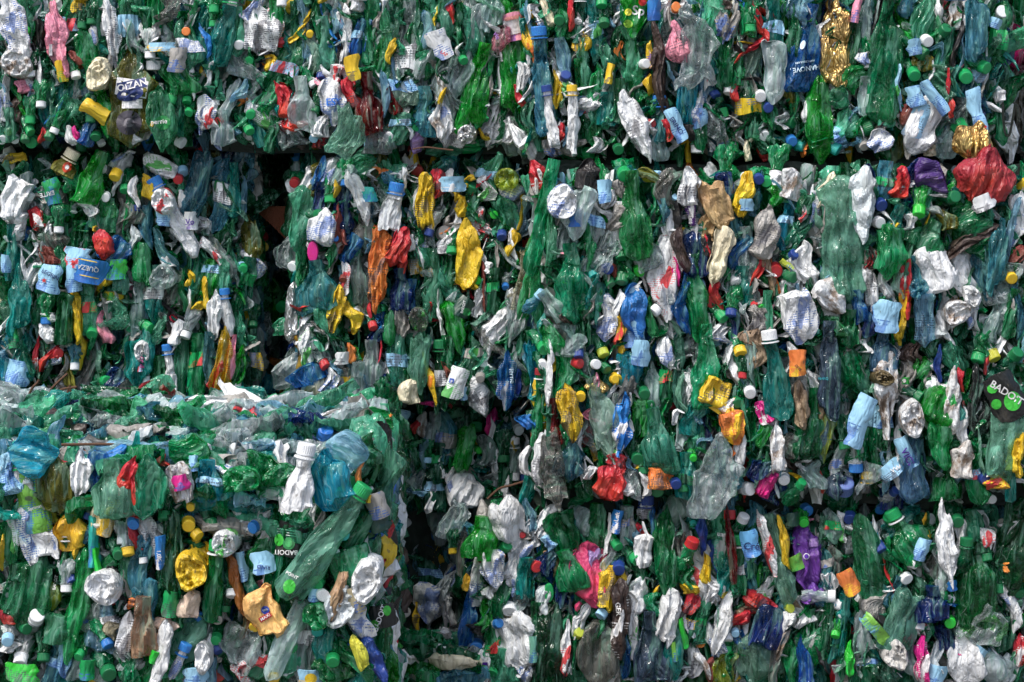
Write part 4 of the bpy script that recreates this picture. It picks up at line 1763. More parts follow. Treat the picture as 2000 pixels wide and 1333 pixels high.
k 1242 1092 28 40 130 g |
s 1275 1020 60 12 10 bl |
b 1300 1080 140 40 0 g | !dark green pleated bottle in the lower bale
s 1310 1110 170 14 8 w |
b 1250 1120 90 22 -20 g |
k 1208 1110 28 20 180 db |
j 1205 1140 50 20 10 y |
j 1210 1210 110 30 0 bn tw | !charred brown and red wrapper with white letters
j 1250 1160 70 22 20 w |
b 1275 1180 40 30 0 g |
j 1305 1200 120 34 8 w | !long dirty white bottle with faint print
j 1235 1240 90 16 5 w |
b 1220 1260 100 18 5 bl |
b 1270 1270 130 56 0 db2 | !grey blue dented bottle at the bottom edge
b 1315 1275 90 30 0 tl | !green translucent bottle with a light green lozenge
l 1318 1275 40 16 -10 lg |
l 1335 1240 60 12 -15 br |
j 1310 1320 40 16 0 w ty |
k 1330 1105 24 20 160 w | !white round cap on beige plastic
b 1335 1075 60 26 0 gy |
k 1352 1060 30 70 20 r | !bright red screw cap on a white bottle
j 1360 1120 120 44 -15 w tr |
s 1375 1035 90 18 5 db | !deep blue folded film beside the red cap
s 1395 1090 80 20 -15 db |
s 1377 1110 60 16 -8 y |
j 1385 1150 60 34 -10 w |
k 1412 1160 20 50 120 y |
b 1405 1060 130 28 -10 pg tw | 
b 1427 1070 130 16 -6 rd | !dark red slim bottle with a red cap
k 1425 1006 26 80 180 r |
k 1452 1012 26 60 20 w |
b 1440 1110 90 26 0 g cg |
b 1470 1080 120 30 -8 tb |
l 1467 1062 50 34 -10 lbr | !light blue soda label with dark blue letters
b 1475 1015 60 30 0 tb |
s 1500 1060 120 16 -10 w tr | !white and orange striped strip
b 1520 1090 150 30 -15 lgp | !pale mint printed bottle side
s 1530 1060 110 14 -12 y | !long yellow strip beside the mint bottle
j 1575 1090 130 50 -5 pu | !shiny purple bottle with a round logo
l 1555 1100 30 30 -20 lg tg | small white and green fruit print
j 1590 1160 40 34 0 pu |
j 1480 1180 40 60 30 r | !crumpled red bottle with brown mud
s 1440 1215 60 20 50 r |
j 1460 1195 40 30 40 gyb |
b 1500 1220 90 60 15 db | !deep blue ribbed bottle in the lower bale
j 1545 1170 60 16 -45 gyb |
j 1500 1150 40 30 0 w |
k 1542 1188 22 20 90 yg |
j 1562 1198 46 34 0 w | 
j 1535 1220 46 24 0 w |
j 1410 1220 100 30 12 w | !white and grey dirty crumpled bottle above the mint bottle
j 1395 1255 60 26 -15 w |
k 1421 1246 24 60 180 w |
k 1420 1270 22 80 180 g |
b 1475 1285 90 80 0 pg3 | !big pale green clear bottle bulging at the bottom
b 1425 1305 70 40 0 yg |
j 1355 1290 60 30 0 w tx | small white printed bottle at the bottom
j 1375 1300 50 12 -30 w |
b 1390 1310 60 14 10 mr |
j 1350 1180 40 26 20 r | !small red carton piece in shadow
j 1345 1150 24 30 0 y |
b 1370 1220 80 26 10 pg |
b 1350 1215 80 26 5 dg |
b 1580 1240 90 50 0 g tw |
b 1570 1300 90 24 -5 db4 | !glossy bright blue folded bottle at the bottom edge
b 1545 1290 90 24 0 g |
j 1530 1260 60 14 20 gy |
b 1515 1300 90 16 0 gy |
k 1570 1020 22 20 180 br |
l 1548 1015 26 26 0 dgl |
b 1310 1010 80 60 0 dg |
k 1355 1025 18 20 180 tl |
b 1445 1250 40 24 0 bl |
k 1436 1236 18 20 180 lb |
b 1230 1180 60 40 -10 w |
b 1420 1130 60 20 10 g |
b 1340 1130 40 26 0 g |
# --- R4C5
b 1620 1030 70 24 0 cl |
k 1660 1012 28 30 190 db |
j 1645 1030 60 12 -10 w tg |
b 1695 1100 170 52 -12 g2 | !large flattened green bottle with a white and black neck band
j 1673 1036 22 34 0 w tb |
k 1668 1025 26 80 0 bk |
b 1770 1050 90 60 -30 g cg | !green bottle covered in water droplets
k 1740 1012 32 60 -40 g |
l 1802 1075 44 30 20 lb tb |
k 1785 1098 30 60 110 w |
k 1770 1130 28 20 140 w | !oval white cap with a mark
j 1715 1040 60 8 -15 w |
k 1718 1070 26 60 150 db |
b 1630 1095 60 26 0 gy |
l 1658 1140 50 34 -25 o ty | !orange and yellow fruit print label
b 1610 1110 80 26 -10 tb |
j 1620 1140 40 26 0 w tb |
k 1625 1165 28 80 90 w |
k 1640 1182 24 60 100 w |
k 1645 1200 22 30 100 w |
s 1810 1030 60 12 -5 yo |
j 1850 1060 130 34 -8 w | !tall white muddy bottle in the lower right bale
j 1870 1060 90 26 0 w |
b 1840 1110 90 26 -10 cl |
l 1862 1145 20 20 -10 bl |
k 1870 1018 28 20 180 dg | !dark green cap facing outward near the lower right seam
k 1888 1058 30 80 0 dg |
b 1905 1130 160 68 0 g3 cdg | !tall smooth bright green bottle in the lower right bale
b 1985 1060 150 80 8 g4 | !large dark green bottle with printed side at the right edge
j 1925 1050 50 26 -10 w tr |
k 1928 1090 26 70 180 dg |
b 1900 1030 60 26 -10 g |
k 1950 1150 26 80 180 dg |
s 1968 1160 44 14 -10 w tb | !flattened white open tube with a dark rim
k 1992 1158 26 20 180 dg |
k 1988 1215 28 20 180 dg | 
f 1910 1220 80 70 30 cl tg z10 | !clear printed film bag under the tall green bottle
j 1885 1290 90 60 0 w | !large crumpled white bottle bottom at the lower right
b 1825 1120 60 34 0 gy |
b 1820 1180 60 60 0 db | !crumpled dark blue film below the white muddy bottle
k 1840 1165 26 60 100 g |
s 1840 1175 16 50 0 bl |
b 1760 1215 110 50 12 tg2 | !pale teal printed flat bottle leaning right
l 1775 1205 40 16 10 dgl |
b 1750 1160 60 30 20 tb |
l 1710 1230 24 70 50 lg | !light lime green leaf shaped film
b 1640 1230 120 24 10 tl |
b 1690 1230 80 30 10 g |
b 1650 1280 110 26 0 g |
b 1615 1230 90 20 5 dg |
k 1632 1240 20 60 200 br |
j 1663 1290 60 14 -5 br |
d 1750 1280 60 46 0 gyw | !hazy grey round bottle base at the bottom
b 1785 1290 90 34 0 cl |
s 1805 1290 80 24 -5 mg tw | !hot pink wrapper with white lines at the bottom edge
j 1830 1280 60 26 0 cl |
l 1830 1320 40 40 10 lb | torn white label with blue mountain print
j 1800 1225 40 30 20 w |
k 1795 1225 26 60 200 w |
b 1700 1300 90 60 0 g |
b 1730 1320 50 40 0 dg |
j 1715 1190 50 50 20 gy |
b 1840 1250 50 30 0 db |
j 1860 1270 20 20 0 mg |
k 1855 1215 26 10 200 br |
b 1930 1300 60 60 0 dg |
l 1915 1275 20 34 40 lb tx |
j 1992 1270 60 20 0 r tw | !red and white printed wrapper at the bottom right corner
j 1970 1310 60 26 0 cl |
b 1960 1240 60 30 0 dg |
b 1720 1130 60 26 -15 g |
b 1745 1100 60 30 0 dg |
b 1980 1200 60 20 0 w |
j 1705 1200 20 20 0 yg |
k 1720 1212 24 40 30 bk |
b 1790 1150 60 30 0 dg |
'''
# ---------------------------------------------------------------- ground
gm = bpy.data.materials.new('yard_concrete'); gm.use_nodes = True
N_, L_ = nt(gm); pz = N_['Principled BSDF']; nz = N_.new('ShaderNodeTexNoise'); nz.inputs['Scale'].default_value = 3; nz.inputs['Detail'].default_value = 9
cr = N_.new('ShaderNodeValToRGB'); cr.color_ramp.elements[0].color = (.10, .098, .09, 1); cr.color_ramp.elements[1].color = (.26, .25, .24, 1)
L_.new(nz.outputs[0], cr.inputs[0]); L_.new(cr.outputs[0], pz.inputs['Base Color']); pz.inputs['Roughness'].default_value = .85
GZ = -.34
gme = make_mesh('ground', [(-60, -60, GZ), (60, -60, GZ), (60, 60, GZ), (-60, 60, GZ)], [[0, 1, 2, 3]], gm, False)
tag(link('ground', gme), kind='structure')

# ---------------------------------------------------------------- bales: dark core, packed filling, wires
core_mat = plain('shade_dark_core', (.012, .03, .02), .6, 0, 1.0)  # near-black: shade of the gaps between pieces is put into this colour
rust = plain('rusty_wire_steel', (.16, .08, .045), .7, .4)
FILL_COLS = [('g', 'pet', 22), ('dg', 'pet', 26), ('br', 'pet', 4), ('pg', 'pet', 14), ('cl', 'pet', 12), ('tl', 'pet', 6), ('tb', 'pet', 6), ('lb', 'pet', 5), ('w', 'hdpe', 10),
             ('gy', 'hdpe', 4), ('y', 'hdpe', 1.6), ('r', 'hdpe', 1.2), ('bl', 'hdpe', 1), ('bk', 'hdpe', 2), ('db', 'pet', 2), ('ol', 'pet', 1.5), ('o', 'hdpe', .5), ('cr', 'hdpe', 1.2), ('bn', 'hdpe', .8)]
_w = np.array([c[2] for c in FILL_COLS], float); _w /= _w.sum()

_icy = np.array([{'cl': 4., 'w': 2.4, 'lb': 3., 'tb': 3., 'pg': 2.2, 'tl': 2., 'dg': .5, 'g': .6}.get(c[0], 1.) for c in FILL_COLS])
class Filler:
    def __init__(self): self.V = []; self.F = []; self.C = []; self.M = []; self.nv = 0
    def add(self, V, F, col, mi, R, loc):
        V = V @ R.T + loc; F = np.asarray(F) + self.nv; self.nv += len(V)
        self.V.append(V); self.F.append(F); self.C.append(np.tile(np.array([*col, 1.]), (len(V), 1))); self.M.append(np.full(len(F), mi))
    def piece(self, L, W, T, R, loc, seed, bright=1.):
        ic = float(perlin(np.array([[loc[0] * 3.2, loc[2] * 3.2, 1.7]]))[0]); pw = _w * (_icy if ic > .12 else 1); k = rng.choice(len(FILL_COLS), p=pw / pw.sum()); cn, sf, _ = FILL_COLS[k]
        c = np.array(CV[cn]) * rng.uniform(.7, 1.3) * bright
        V, n, m = crushed_tube(L, W, T, 'strip' if rng.random() < .6 else 'body', seed, res=.0085, crumple=1.1, stretch=.35)
        self.add(V, grid_faces(n, m), np.clip(c, 0, .85), 0 if sf == 'pet' else 1, R, loc)
    def cap(self, d, R, loc):
        c = CV[['g', 'dg', 'dg', 'w', 'bl', 'y', 'r', 'g', 'tl', 'dg'][rng.integers(10)]]
        self.add(CAP_V * d, np.array(CAP_F), c, 1, R, loc)
    def build(self, name, parent):
        V = np.concatenate(self.V); F = np.concatenate(self.F); C = np.concatenate(self.C); M = np.concatenate(self.M)
        me = bpy.data.meshes.new(name); me.vertices.add(len(V)); me.vertices.foreach_set('co', V.ravel())
        me.loops.add(len(F) * 4); me.loops.foreach_set('vertex_index', F.ravel().astype(np.int32))
        me.polygons.add(len(F)); me.polygons.foreach_set('loop_start', np.arange(0, len(F) * 4, 4, dtype=np.int32))
        me.polygons.foreach_set('loop_total', np.full(len(F), 4, dtype=np.int32)); me.polygons.foreach_set('material_index', M.astype(np.int32))
        me.polygons.foreach_set('use_smooth', np.ones(len(F), dtype=bool))
        at = me.color_attributes.new('tint', 'FLOAT_COLOR', 'POINT'); at.data.foreach_set('color', C.astype(np.float32).ravel())
        me.materials.append(material('pet', None, 'vtx')); me.materials.append(material('hdpe', None, 'vtx')); me.update(calc_edges=True); me.validate(); me.set_sharp_from_angle(angle=math.radians(30))
        o = link(name, me, parent); o['kind'] = 'stuff'; return o

def rot(rx=0, ry=0, rz=0): return np.array(Matrix.Rotation(rz, 3, 'Z') @ Matrix.Rotation(ry, 3, 'Y') @ Matrix.Rotation(rx, 3, 'X'))
def box_mesh(name, x0, x1, y0, y1, z0, z1, mat, div=14):
    """closed lumpy block"""
    import bmesh
    bm = bmesh.new(); bmesh.ops.create_cube(bm, size=1); bmesh.ops.subdivide_edges(bm, edges=bm.edges[:], cuts=div, use_grid_fill=True)
    P = np.array([v.co[:] for v in bm.verts]); P = (P + .5) * np.array([x1 - x0, y1 - y0, z1 - z0]) + np.array([x0, y0, z0])
    D = np.stack([perlin(P * 7 + k * 9) for k in range(3)], 1) * .02; P2 = P + D
    for v, p in zip(bm.verts, P2): v.co = p
    me = bpy.data.meshes.new(name); bm.to_mesh(me); bm.free(); me.materials.append(mat); return me
def wire_mesh(pts, r=.0016):
    pts = [Vector(p) for p in pts]; dense = []
    for i in range(len(pts) - 1):
        p0 = pts[max(0, i - 1)]; p1 = pts[i]; p2 = pts[i + 1]; p3 = pts[min(len(pts) - 1, i + 2)]
        for q in range(8):
            t = q / 8; dense.append(.5 * ((2 * p1) + (p2 - p0) * t + (2 * p0 - 5 * p1 + 4 * p2 - p3) * t * t + (3 * p1 - p0 - 3 * p2 + p3) * t ** 3))
    dense.append(pts[-1]); V = []; m = 7
    for i, p in enumerate(dense):
        d = (dense[min(i + 1, len(dense) - 1)] - dense[max(0, i - 1)]).normalized(); u = d.cross(Vector((.3, .9, .2))).normalized(); w = d.cross(u)
        for j in range(m):
            a = 2 * math.pi * j / m; V.append(tuple(p + (u * math.cos(a) + w * math.sin(a)) * r))
    n = len(dense); return V, close_faces(n, m)

BLABEL = dict(A='upper left bale of crushed bottles above the dark cavity', B='upper right bale of crushed bottles with the gold foil pieces', C='left middle bale of crushed bottles beside the dark cavity',
  D='centre bale of crushed bottles between the dark cavity and the big right bale', E='big right middle bale of crushed bottles with dark seams above and below',
  F='lower left bale that juts forward and shows its littered top', G='shaded lower bale set back between the jutting bale and its right neighbour', H='lower right bale of crushed bottles along the bottom edge',
  K='unseen bale added behind the dark cavity to block the sky',  # K is added unseen, closing the cavity's back against the sky
  R='set back bale with magenta bottles glimpsed at the top right edge')
bale_obj = {}
seed_c = 1
def fill_face(fl, px0, px1, py0, py1, yfun, step=(24, 40), deep=1, capf=.10):
    global seed_c
    py = py0
    while py < py1:
        px = px0 + rng.uniform(0, step[0])
        while px < px1:
            x, y = px + rng.uniform(-8, 8), py + rng.uniform(-20, 20)
            seed_c += 1; Lf = rng.uniform(.07, .19)
            y = min(max(y, py0 + Lf * 480), max(py1 - Lf * 480, py0 + 20)); x = min(max(x, px0 + 12), px1 - 12)
            Y = yfun(x, y) + rng.uniform(.022, .09); loc, t = to_world(x, y, Y)
            if rng.random() < capf: fl.cap(.028, rot(rng.uniform(.6, 2.6), rng.uniform(-1, 1), rng.uniform(-.6, .6)), np.array(loc) - np.array([0, .02, 0]))
            else: fl.piece(Lf, rng.uniform(.018, .05), rng.uniform(.03, .07), rot(rng.uniform(-.15, .15), rng.normal(0, .2) if rng.random() < .84 else rng.uniform(-1.5, 1.5), rng.uniform(-.5, .5)), np.array(loc), seed_c)
            px += step[0] * rng.uniform(.7, 1.3)
        py += step[1]
for k in 'ABCDEFGHRK':
    e = bpy.data.objects.new('plastic_bale', None); COL.objects.link(e); bale_obj[k] = e
    tag(e, BLABEL[k], 'bale', 'stacked bales of crushed plastic')
    fl = Filler()
    if k == 'F':
        x0, x1 = -1.25, -.214; y0 = F_D; z1 = F_TOP; z0 = GZ + .004; y1 = -.04
        # front face, top, right side
        fill_face(fl, -60, 748, 884, 1400, lambda x, y: front_y(x, y)[0] if front_y(x, y)[1] == 'F' else F_D)
        wk, _w2 = _w, _w.copy(); _w2[3] *= 2.6; _w2[4] *= 3; _w2[5] *= 2; _w2[6] *= 1.6; _w2[8] *= 1.3; _w2[1] *= .7; _w = _w2 / _w2.sum()
        for i in range(900):     # top, lying loose and rolling over the front edge
            x, y = rng.uniform(x0, x1 - .085), rng.uniform(y0 - .01, y1); seed_c += 1
            zz = z1 - .012 - .085 * math.exp(-(y - y0) / .06) + .05 * float(perlin(np.array([[x * 9, y * 9, 3.3]]))[0]) + rng.uniform(-.012, .022)
            if rng.random() < .05: fl.cap(.028, rot(rng.uniform(-1, 1), rng.uniform(-1.5, 1.5), 0), np.array([x, y, zz + .01]))
            else: fl.piece(rng.uniform(.08, .19), rng.uniform(.04, .085), .024, rot(math.pi / 2 - rng.uniform(-.25, .55), rng.normal(0, .25), rng.uniform(0, 6.3)), np.array([x, y, zz]), seed_c, .95)
        _w = wk
        for i in range(330):     # right side
            y, z = rng.uniform(y0 + .01, y1), rng.uniform(z0 + .05, z1 - .02); seed_c += 1
            fl.piece(rng.uniform(.07, .2), rng.uniform(.03, .06), .05, rot(rng.uniform(-.2, .2), rng.normal(0, .15), math.pi / 2 + rng.normal(0, .3)), np.array([x1 - .03 + rng.uniform(-.02, .02), y, z]), seed_c)
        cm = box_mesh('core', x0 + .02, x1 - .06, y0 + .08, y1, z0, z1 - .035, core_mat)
    else:
        px0, px1, py0, py1, Y = BALES[k]
        fpx1 = {'B': 1965}.get(k, min(px1, 2130))
        fill_face(fl, max(px0, -50), fpx1, max(py0, -60), min(py1, 1420), (lambda x, y, kk=k: front_y(x, y)[0] if front_y(x, y)[1] == kk else BALES[kk][4] + .03))
        a, _ = to_world(px0, py0, Y); b, _ = to_world(px1, py1, Y)
        b.z = max(b.z, GZ + .004)
        joins = {'A': (None, 293), 'C': (294, None), 'D': (294, 797), 'B': (None, 317), 'E': (318, 977), 'G': (798, None), 'H': (978, None)}.get(k, (None, None))
        if joins[0]: a.z = CAM_Z + (HZ - joins[0]) / 1000 * (1 + .085 / CAM_D) + .012
        if joins[1]: b.z = CAM_Z + (HZ - joins[1]) / 1000 * (1 + .085 / CAM_D) - .004
        if k == 'D' or k == 'C':      # walls of the cavity
            for i in range(45):
                z = rng.uniform(b.z + .02, a.z - .03); y = rng.uniform(.10, .45); seed_c += 1
                x = (a.x + .01) if k == 'D' else (b.x - .01)
                fl.piece(rng.uniform(.08, .18), rng.uniform(.03, .06), .05, rot(rng.uniform(-.2, .2), rng.normal(0, .2), math.pi / 2 + rng.normal(0, .3)), np.array([x + rng.uniform(-.015, .015), y, z]), seed_c)
        if k == 'D':
            for i in range(70):       # things deep in the cavity
                loc, _ = to_world(rng.uniform(500, 575), rng.uniform(310, 780), .42 + rng.uniform(0, .08)); seed_c += 1
                fl.piece(rng.uniform(.08, .16), rng.uniform(.03, .06), .04, rot(0, rng.normal(0, .5), 0), np.array(loc), seed_c)
        if k == 'G':
            for i in range(60):       # loose bits on the floor of the gap
                loc, _ = to_world(rng.uniform(755, 920), rng.uniform(1240, 1340), rng.uniform(-.15, .1)); seed_c += 1
                fl.piece(rng.uniform(.07, .15), rng.uniform(.03, .06), .03, rot(math.pi/2, 0, rng.uniform(0, 6)), np.array(loc), seed_c)
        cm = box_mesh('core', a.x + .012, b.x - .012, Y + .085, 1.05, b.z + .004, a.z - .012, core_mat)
    if k != 'K':
        bx0, bx1, by0, by1 = (-40, 745, 892, 1345) if k == 'F' else (max(BALES[k][0], -40), min(BALES[k][1], 2030), max(BALES[k][2], -30), min(BALES[k][3], 1345))
        for i in range(int((bx1 - bx0) * (by1 - by0) / 640)):
            Ls = rng.uniform(.03, .10) if rng.random() < .7 else rng.uniform(.018, .04); Ws = rng.uniform(.004, .013) if Ls > .04 else rng.uniform(.012, .02)
            x, y = rng.uniform(bx0 + 8, bx1 - 8), rng.uniform(by0 + Ls * 520, max(by0 + Ls * 521, by1 - Ls * 520)); seed_c += 1
            yy, kk = front_y(x, y)
            if kk != k: continue
            loc, t = to_world(x, y, yy - rng.uniform(-.004, .024)); cn = ['w', 'lb', 'cl', 'lgp', 'pg', 'lgp', 'dg', 'w', 'tl', 'g', 'dg', 'g', 'pg', 'gy', 'cl', 'w', 'g', 'dg', 'g', 'cl', 'pg', ['y', 'bl', 'r', 'bk', 'br', 'o', 'pk'][rng.integers(7)]][rng.integers(22)]
            V, n_, m_ = crushed_tube(Ls, Ws, .012, 'strip', seed_c, res=.004, crumple=1.4, stretch=.4, bend=3.)
            fl.add(V, grid_faces(n_, m_), np.array(CV[cn]), 0 if cn in ('cl', 'pg', 'lgp', 'lb', 'tl', 'g', 'dg', 'br') else 1, rot(0, rng.normal(0, .5), rng.uniform(-.6, .6)), np.array(loc))
    fl.build('packed_plastic', e); link('core', cm, e)

# bent baling wires on the jutting bale
def topP(px, py, lift=0.):
    if py < 884: t = 445. / (max(py, 800) - 350.); Y = t * CAM_D - CAM_D
    else: Y = F_D
    return tuple(to_world(px, py, Y - .03 - lift)[0])
WIRES = [[(25, 822), (45, 795), (62, 760), (73, 748), (76, 742)], [(55, 832), (75, 808), (92, 795), (98, 765), (112, 748), (132, 730)], [(72, 832), (100, 806), (112, 790), (128, 776), (134, 760)],
  [(85, 828), (108, 815), (126, 798), (137, 772), (136, 752)], [(110, 766), (125, 760), (150, 756)], [(120, 869), (200, 868), (262, 870), (330, 871)], [(326, 808), (345, 825), (372, 838), (400, 862)],
  [(416, 776), (418, 790), (436, 806), (462, 820), (466, 826)], [(400, 822), (430, 826), (470, 830), (498, 840)], [(502, 782), (540, 781), (568, 780)], [(400, 836), (450, 838), (496, 842)], [(466, 858), (490, 862), (510, 862)],
  [(430, 850), (455, 848), (480, 858), (486, 864)], [(952, 975), (975, 955), (1000, 948), (1032, 938)]]
for i, w in enumerate(WIRES):
    last = i == len(WIRES) - 1
    pts = [tuple(to_world(x, y, .0)[0]) for x, y in w] if last else [topP(x, y, .012 * (q % 2) + (.02 if 6 > i else 0)) for q, (x, y) in enumerate(w)]
    if not last and i < 5:      # these stand up from the rear of the top: keep one depth
        Y0 = -.24; pts = [tuple(to_world(x, y, Y0)[0]) for x, y in w]
    V, F = wire_mesh(pts, .0024); link('baling_wire', make_mesh('baling_wire', V, F, rust), bale_obj['G' if last else 'F'])
V, F = wire_mesh([tuple(to_world(x, y, -.08)[0]) for x, y in ((1958, 200), (1962, 255), (1972, 262), (1984, 205), (1990, 240))], .0025)
link('baling_wire', make_mesh('baling_wire', V, F, core_mat), bale_obj['B'])
V, F = wire_mesh([tuple(to_world(x, y, -.06)[0]) for x, y in ((806, 292), (830, 288), (860, 291), (885, 294))], .0016)
link('baling_wire', make_mesh('baling_wire', V, F, rust), bale_obj['A'])

# rusty steel plate sticking out in the cavity
pl = [(490, 404), (562, 403), (556, 440), (575, 462), (560, 470), (528, 438)]
Vp = [tuple(to_world(x, y, .14)[0]) for x, y in pl] + [tuple(to_world(x, y, .155)[0]) for x, y in pl]
np_ = len(pl); Fp = [list(range(np_))[::-1], list(range(np_, 2 * np_))] + [[i, (i + 1) % np_, np_ + (i + 1) % np_, np_ + i] for i in range(np_)]
rp = link('rusty_plate', make_mesh('rusty_plate', Vp, Fp, plain('rust_plate', (.20, .055, .02), .8, .1, .6), False))
tag(rp, 'rusty brown steel plate jutting across the dark cavity', 'metal plate')

# ---------------------------------------------------------------- the pieces one can single out
SURF = dict(b='pet', j='hdpe', s='hdpe', f='film', d='hdpe', l='paper', k='cap')
PETC = {'g','dg','br','pg','pg2','pg3','cl','tl','tb','tb2','tb3','ol','oy','rd','rd2','rd3','g2','g3','g4','dg2','db','db2','db4','am','lb','lb2','bl','tg','tg2','lgp','gy','gy2','gyd','mg','o2','db3','yg'}
KW = [('wrapper', 'plastic_wrapper', 'wrapper'), ('sleeve', 'plastic_sleeve', 'sleeve'), ('label', 'torn_wrapper', 'label'), ('carton', 'crushed_carton', 'carton'), ('bag', 'plastic_bag', 'bag'),
      ('cap', 'capped_bottle', 'capped bottle'), ('foil', 'foil_pack', 'foil'), ('pouch', 'plastic_pouch', 'pouch'), ('film', 'plastic_film', 'film'), ('bottle', 'crushed_bottle', 'bottle'), ('jug', 'crumpled_jug', 'jug'),
      ('strip', 'plastic_strip', 'plastic strip'), ('sheet', 'plastic_sheet', 'sheet'), ('base', 'upended_bottle', 'upended bottle'), ('wrap', 'plastic_wrapper', 'wrapper'), ('ring', 'plastic_ring', 'ring'), ('lid', 'plastic_lid', 'lid'),
      ('clump', 'charred_clump', 'clump'), ('disc', 'plastic_disc', 'disc'), ('tube', 'plastic_tube', 'tube'), ('panel', 'plastic_sheet', 'sheet')]
DEF = dict(b=('crushed_bottle', 'bottle', ['crushed {c} bottle', 'flattened {c} bottle', 'creased {c} bottle', 'squashed {c} bottle']),
           j=('crumpled_jug', 'jug', ['crumpled opaque {c} bottle', 'dented opaque {c} bottle', 'squashed opaque {c} container']),
           s=('plastic_strip', 'plastic strip', ['narrow {c} plastic strip', 'folded {c} plastic strip']),
           k=('capped_bottle', 'capped bottle', ['bottle end with {c} cap', 'bottle neck with {c} screw cap']),
           f=('plastic_film', 'film', ['crinkled {c} film', 'torn {c} film']),
           d=('upended_bottle', 'upended bottle', ['round {c} bottle base', 'crushed {c} bottle base']),
           l=('torn_wrapper', 'label', ['torn {c} label', 'creased {c} label']))
items = []
par_prev = None
for line in HEROES.strip().splitlines():
    line = line.strip()
    if not line or line[0] == '#': continue
    a, _, ph = line.partition('|'); tk = a.split(); ph = ph.strip()
    kd, x, y, Lp, Wp, ang, cn = tk[0], *map(float, tk[1:6]), tk[6]
    op = tk[7:]
    if kd != 'k' and x < 790 and 780 < y < 910 and Wp > Lp:
        Lp, Wp = Wp, Lp
        if abs(ang) < 45: ang += 90
    it = dict(k=kd, x=x, y=y, L=Lp, W=Wp, a=ang, c=cn, op=op, ph=ph.lstrip('!'), lm=ph.startswith('!'))
    items.append(it)

def clamp_to_bale(i):
    if any(o[0] == 'z' and o[1:].isdigit() for o in i['op']): return
    k = front_y(i['x'], i['y'])[1]
    if (i['x'] * 7 + i['y']) % 10 < 2: return
    if k == 'F' or front_y(i['x'], i['y'])[0] > .14: return
    x0, x1, y0, y1, _ = BALES[k]; ca, sa = abs(math.cos(math.radians(i['a']))), abs(math.sin(math.radians(i['a'])))
    if i['k'] == 'k': hy = hx = i['L'] * .5
    else: hy = (i['L'] * ca + i['W'] * sa) / 2; hx = (i['L'] * sa + i['W'] * ca) / 2
    slop = 5
    if y1 < 1333 and i['y'] + hy > y1 + slop: i['y'] = max(y1 + slop - hy, y0 + 20)
    if y0 > 0 and i['y'] - hy < y0 - slop:
        ov = y0 - slop - (i['y'] - hy); i['y'] += min(ov, max(0, y1 - (i['y'] + hy)))
    if k in 'CD':
        if k == 'C' and i['x'] + hx > 508: i['x'] = 508 - hx
        if k == 'D' and i['x'] - hx < 560: i['x'] = 560 + hx
for i in items: clamp_to_bale(i)
for q, i in enumerate(items):
    if not i['ph'] and i['k'] == 'b' and i['c'] in ('g', 'dg') and q % 9 in (1, 5): i['c'] = ('pg', 'tl', 'cl', 'tb', 'pg', 'tb2')[q % 6]

# ---- labels that single each piece out
CUT = [' on the', ' in the', ' at the', ' beside', ' under', ' near', ' between', ' above', ' below', ' behind', ' leaning', ' lying', ' hanging', ' with', ' standing', ' standing', ' left of', ' right of', ' low in', ' high in', ' among', ' from the']
def short(p):
    c = min([p.find(k) for k in CUT if p.find(k) > 8] or [len(p)]); return p[:c]
lms = [i for i in items if i['lm']]
cnt = {}
for i in lms: cnt[short(i['ph'])] = cnt.get(short(i['ph']), 0) + 1
for i in lms: i['sh'] = short(i['ph']) if cnt[short(i['ph'])] == 1 else i['ph']
used = {}
for i in items:
    if i['ph']: used[i['ph']] = used.get(i['ph'], 0) + 1
def direction(dx, dy):
    a = math.degrees(math.atan2(dx, -dy)) % 360      # 0 = above
    return ['above', 'above and right of', 'right of', 'below and right of', 'below', 'below and left of', 'left of', 'above and left of'][int((a + 22.5) // 45) % 8]
for idx, i in enumerate(items):
    nm, cat, forms = DEF[i['k']]
    if i['ph']:
        best = min([(i['ph'].find(k), n, c) for k, n, c in KW if k in i['ph']] or [(0, nm, cat)])
        if i['k'] == 'b' or i['k'] == 'k': best = (0, nm, cat)
        if i['k'] == 'k' and 'oval' in i['ph'] and ('disc' in i['ph'] or 'lid' in i['ph']): best = (0, 'plastic_disc', 'disc')
        if i['k'] == 'j' and best[1] in ('capped_bottle', 'torn_wrapper', 'plastic_ring'): best = (0, 'crushed_bottle', 'bottle')
        i['name'], i['cat'] = best[1], best[2]; continue
    i['name'], i['cat'] = nm, cat
    if i['k'] == 'b': 
        gr = i['c'] in ('g', 'dg', 'br', 'pg', 'tl', 'g2', 'dg2')
        i['name'], i['cat'] = ('crushed_green_bottle', 'green bottle') if gr else ('crushed_clear_bottle', 'clear bottle')
    near = sorted(lms, key=lambda l: (l['x'] - i['x']) ** 2 + (l['y'] - i['y']) ** 2)[:9]
    sz = ''
    if i['k'] in 'bjs': sz = 'long ' if i['L'] > 105 else ('small ' if i['L'] < 45 else '')
    c = CN[i['c']]; done = False
    caps = {'cw': ' with white cap', 'cg': ' with green cap', 'cy': ' with yellow cap', 'cbl': ' with blue cap', 'cdg': ' with dark green cap'}
    extra = next((caps[o] for o in i['op'] if o in caps), '')
    for fi in range(len(forms)):
        for l in near:
            w = (sz + forms[(fi + idx) % len(forms)].format(c=c) + extra + ' ' + direction(i['x'] - l['x'], i['y'] - l['y']) + ' the ' + l['sh'])
            if len(w.split()) <= 16 and w not in used:
                used[w] = 1; i['ph'] = w; done = True; break
        if done: break
    if not done:
        i['ph'] = sz + forms[0].format(c=c) + extra + ' in the ' + BALE_WORDS[front_y(i['x'], i['y'])[1]]; used[i['ph']] = used.get(i['ph'], 0) + 1

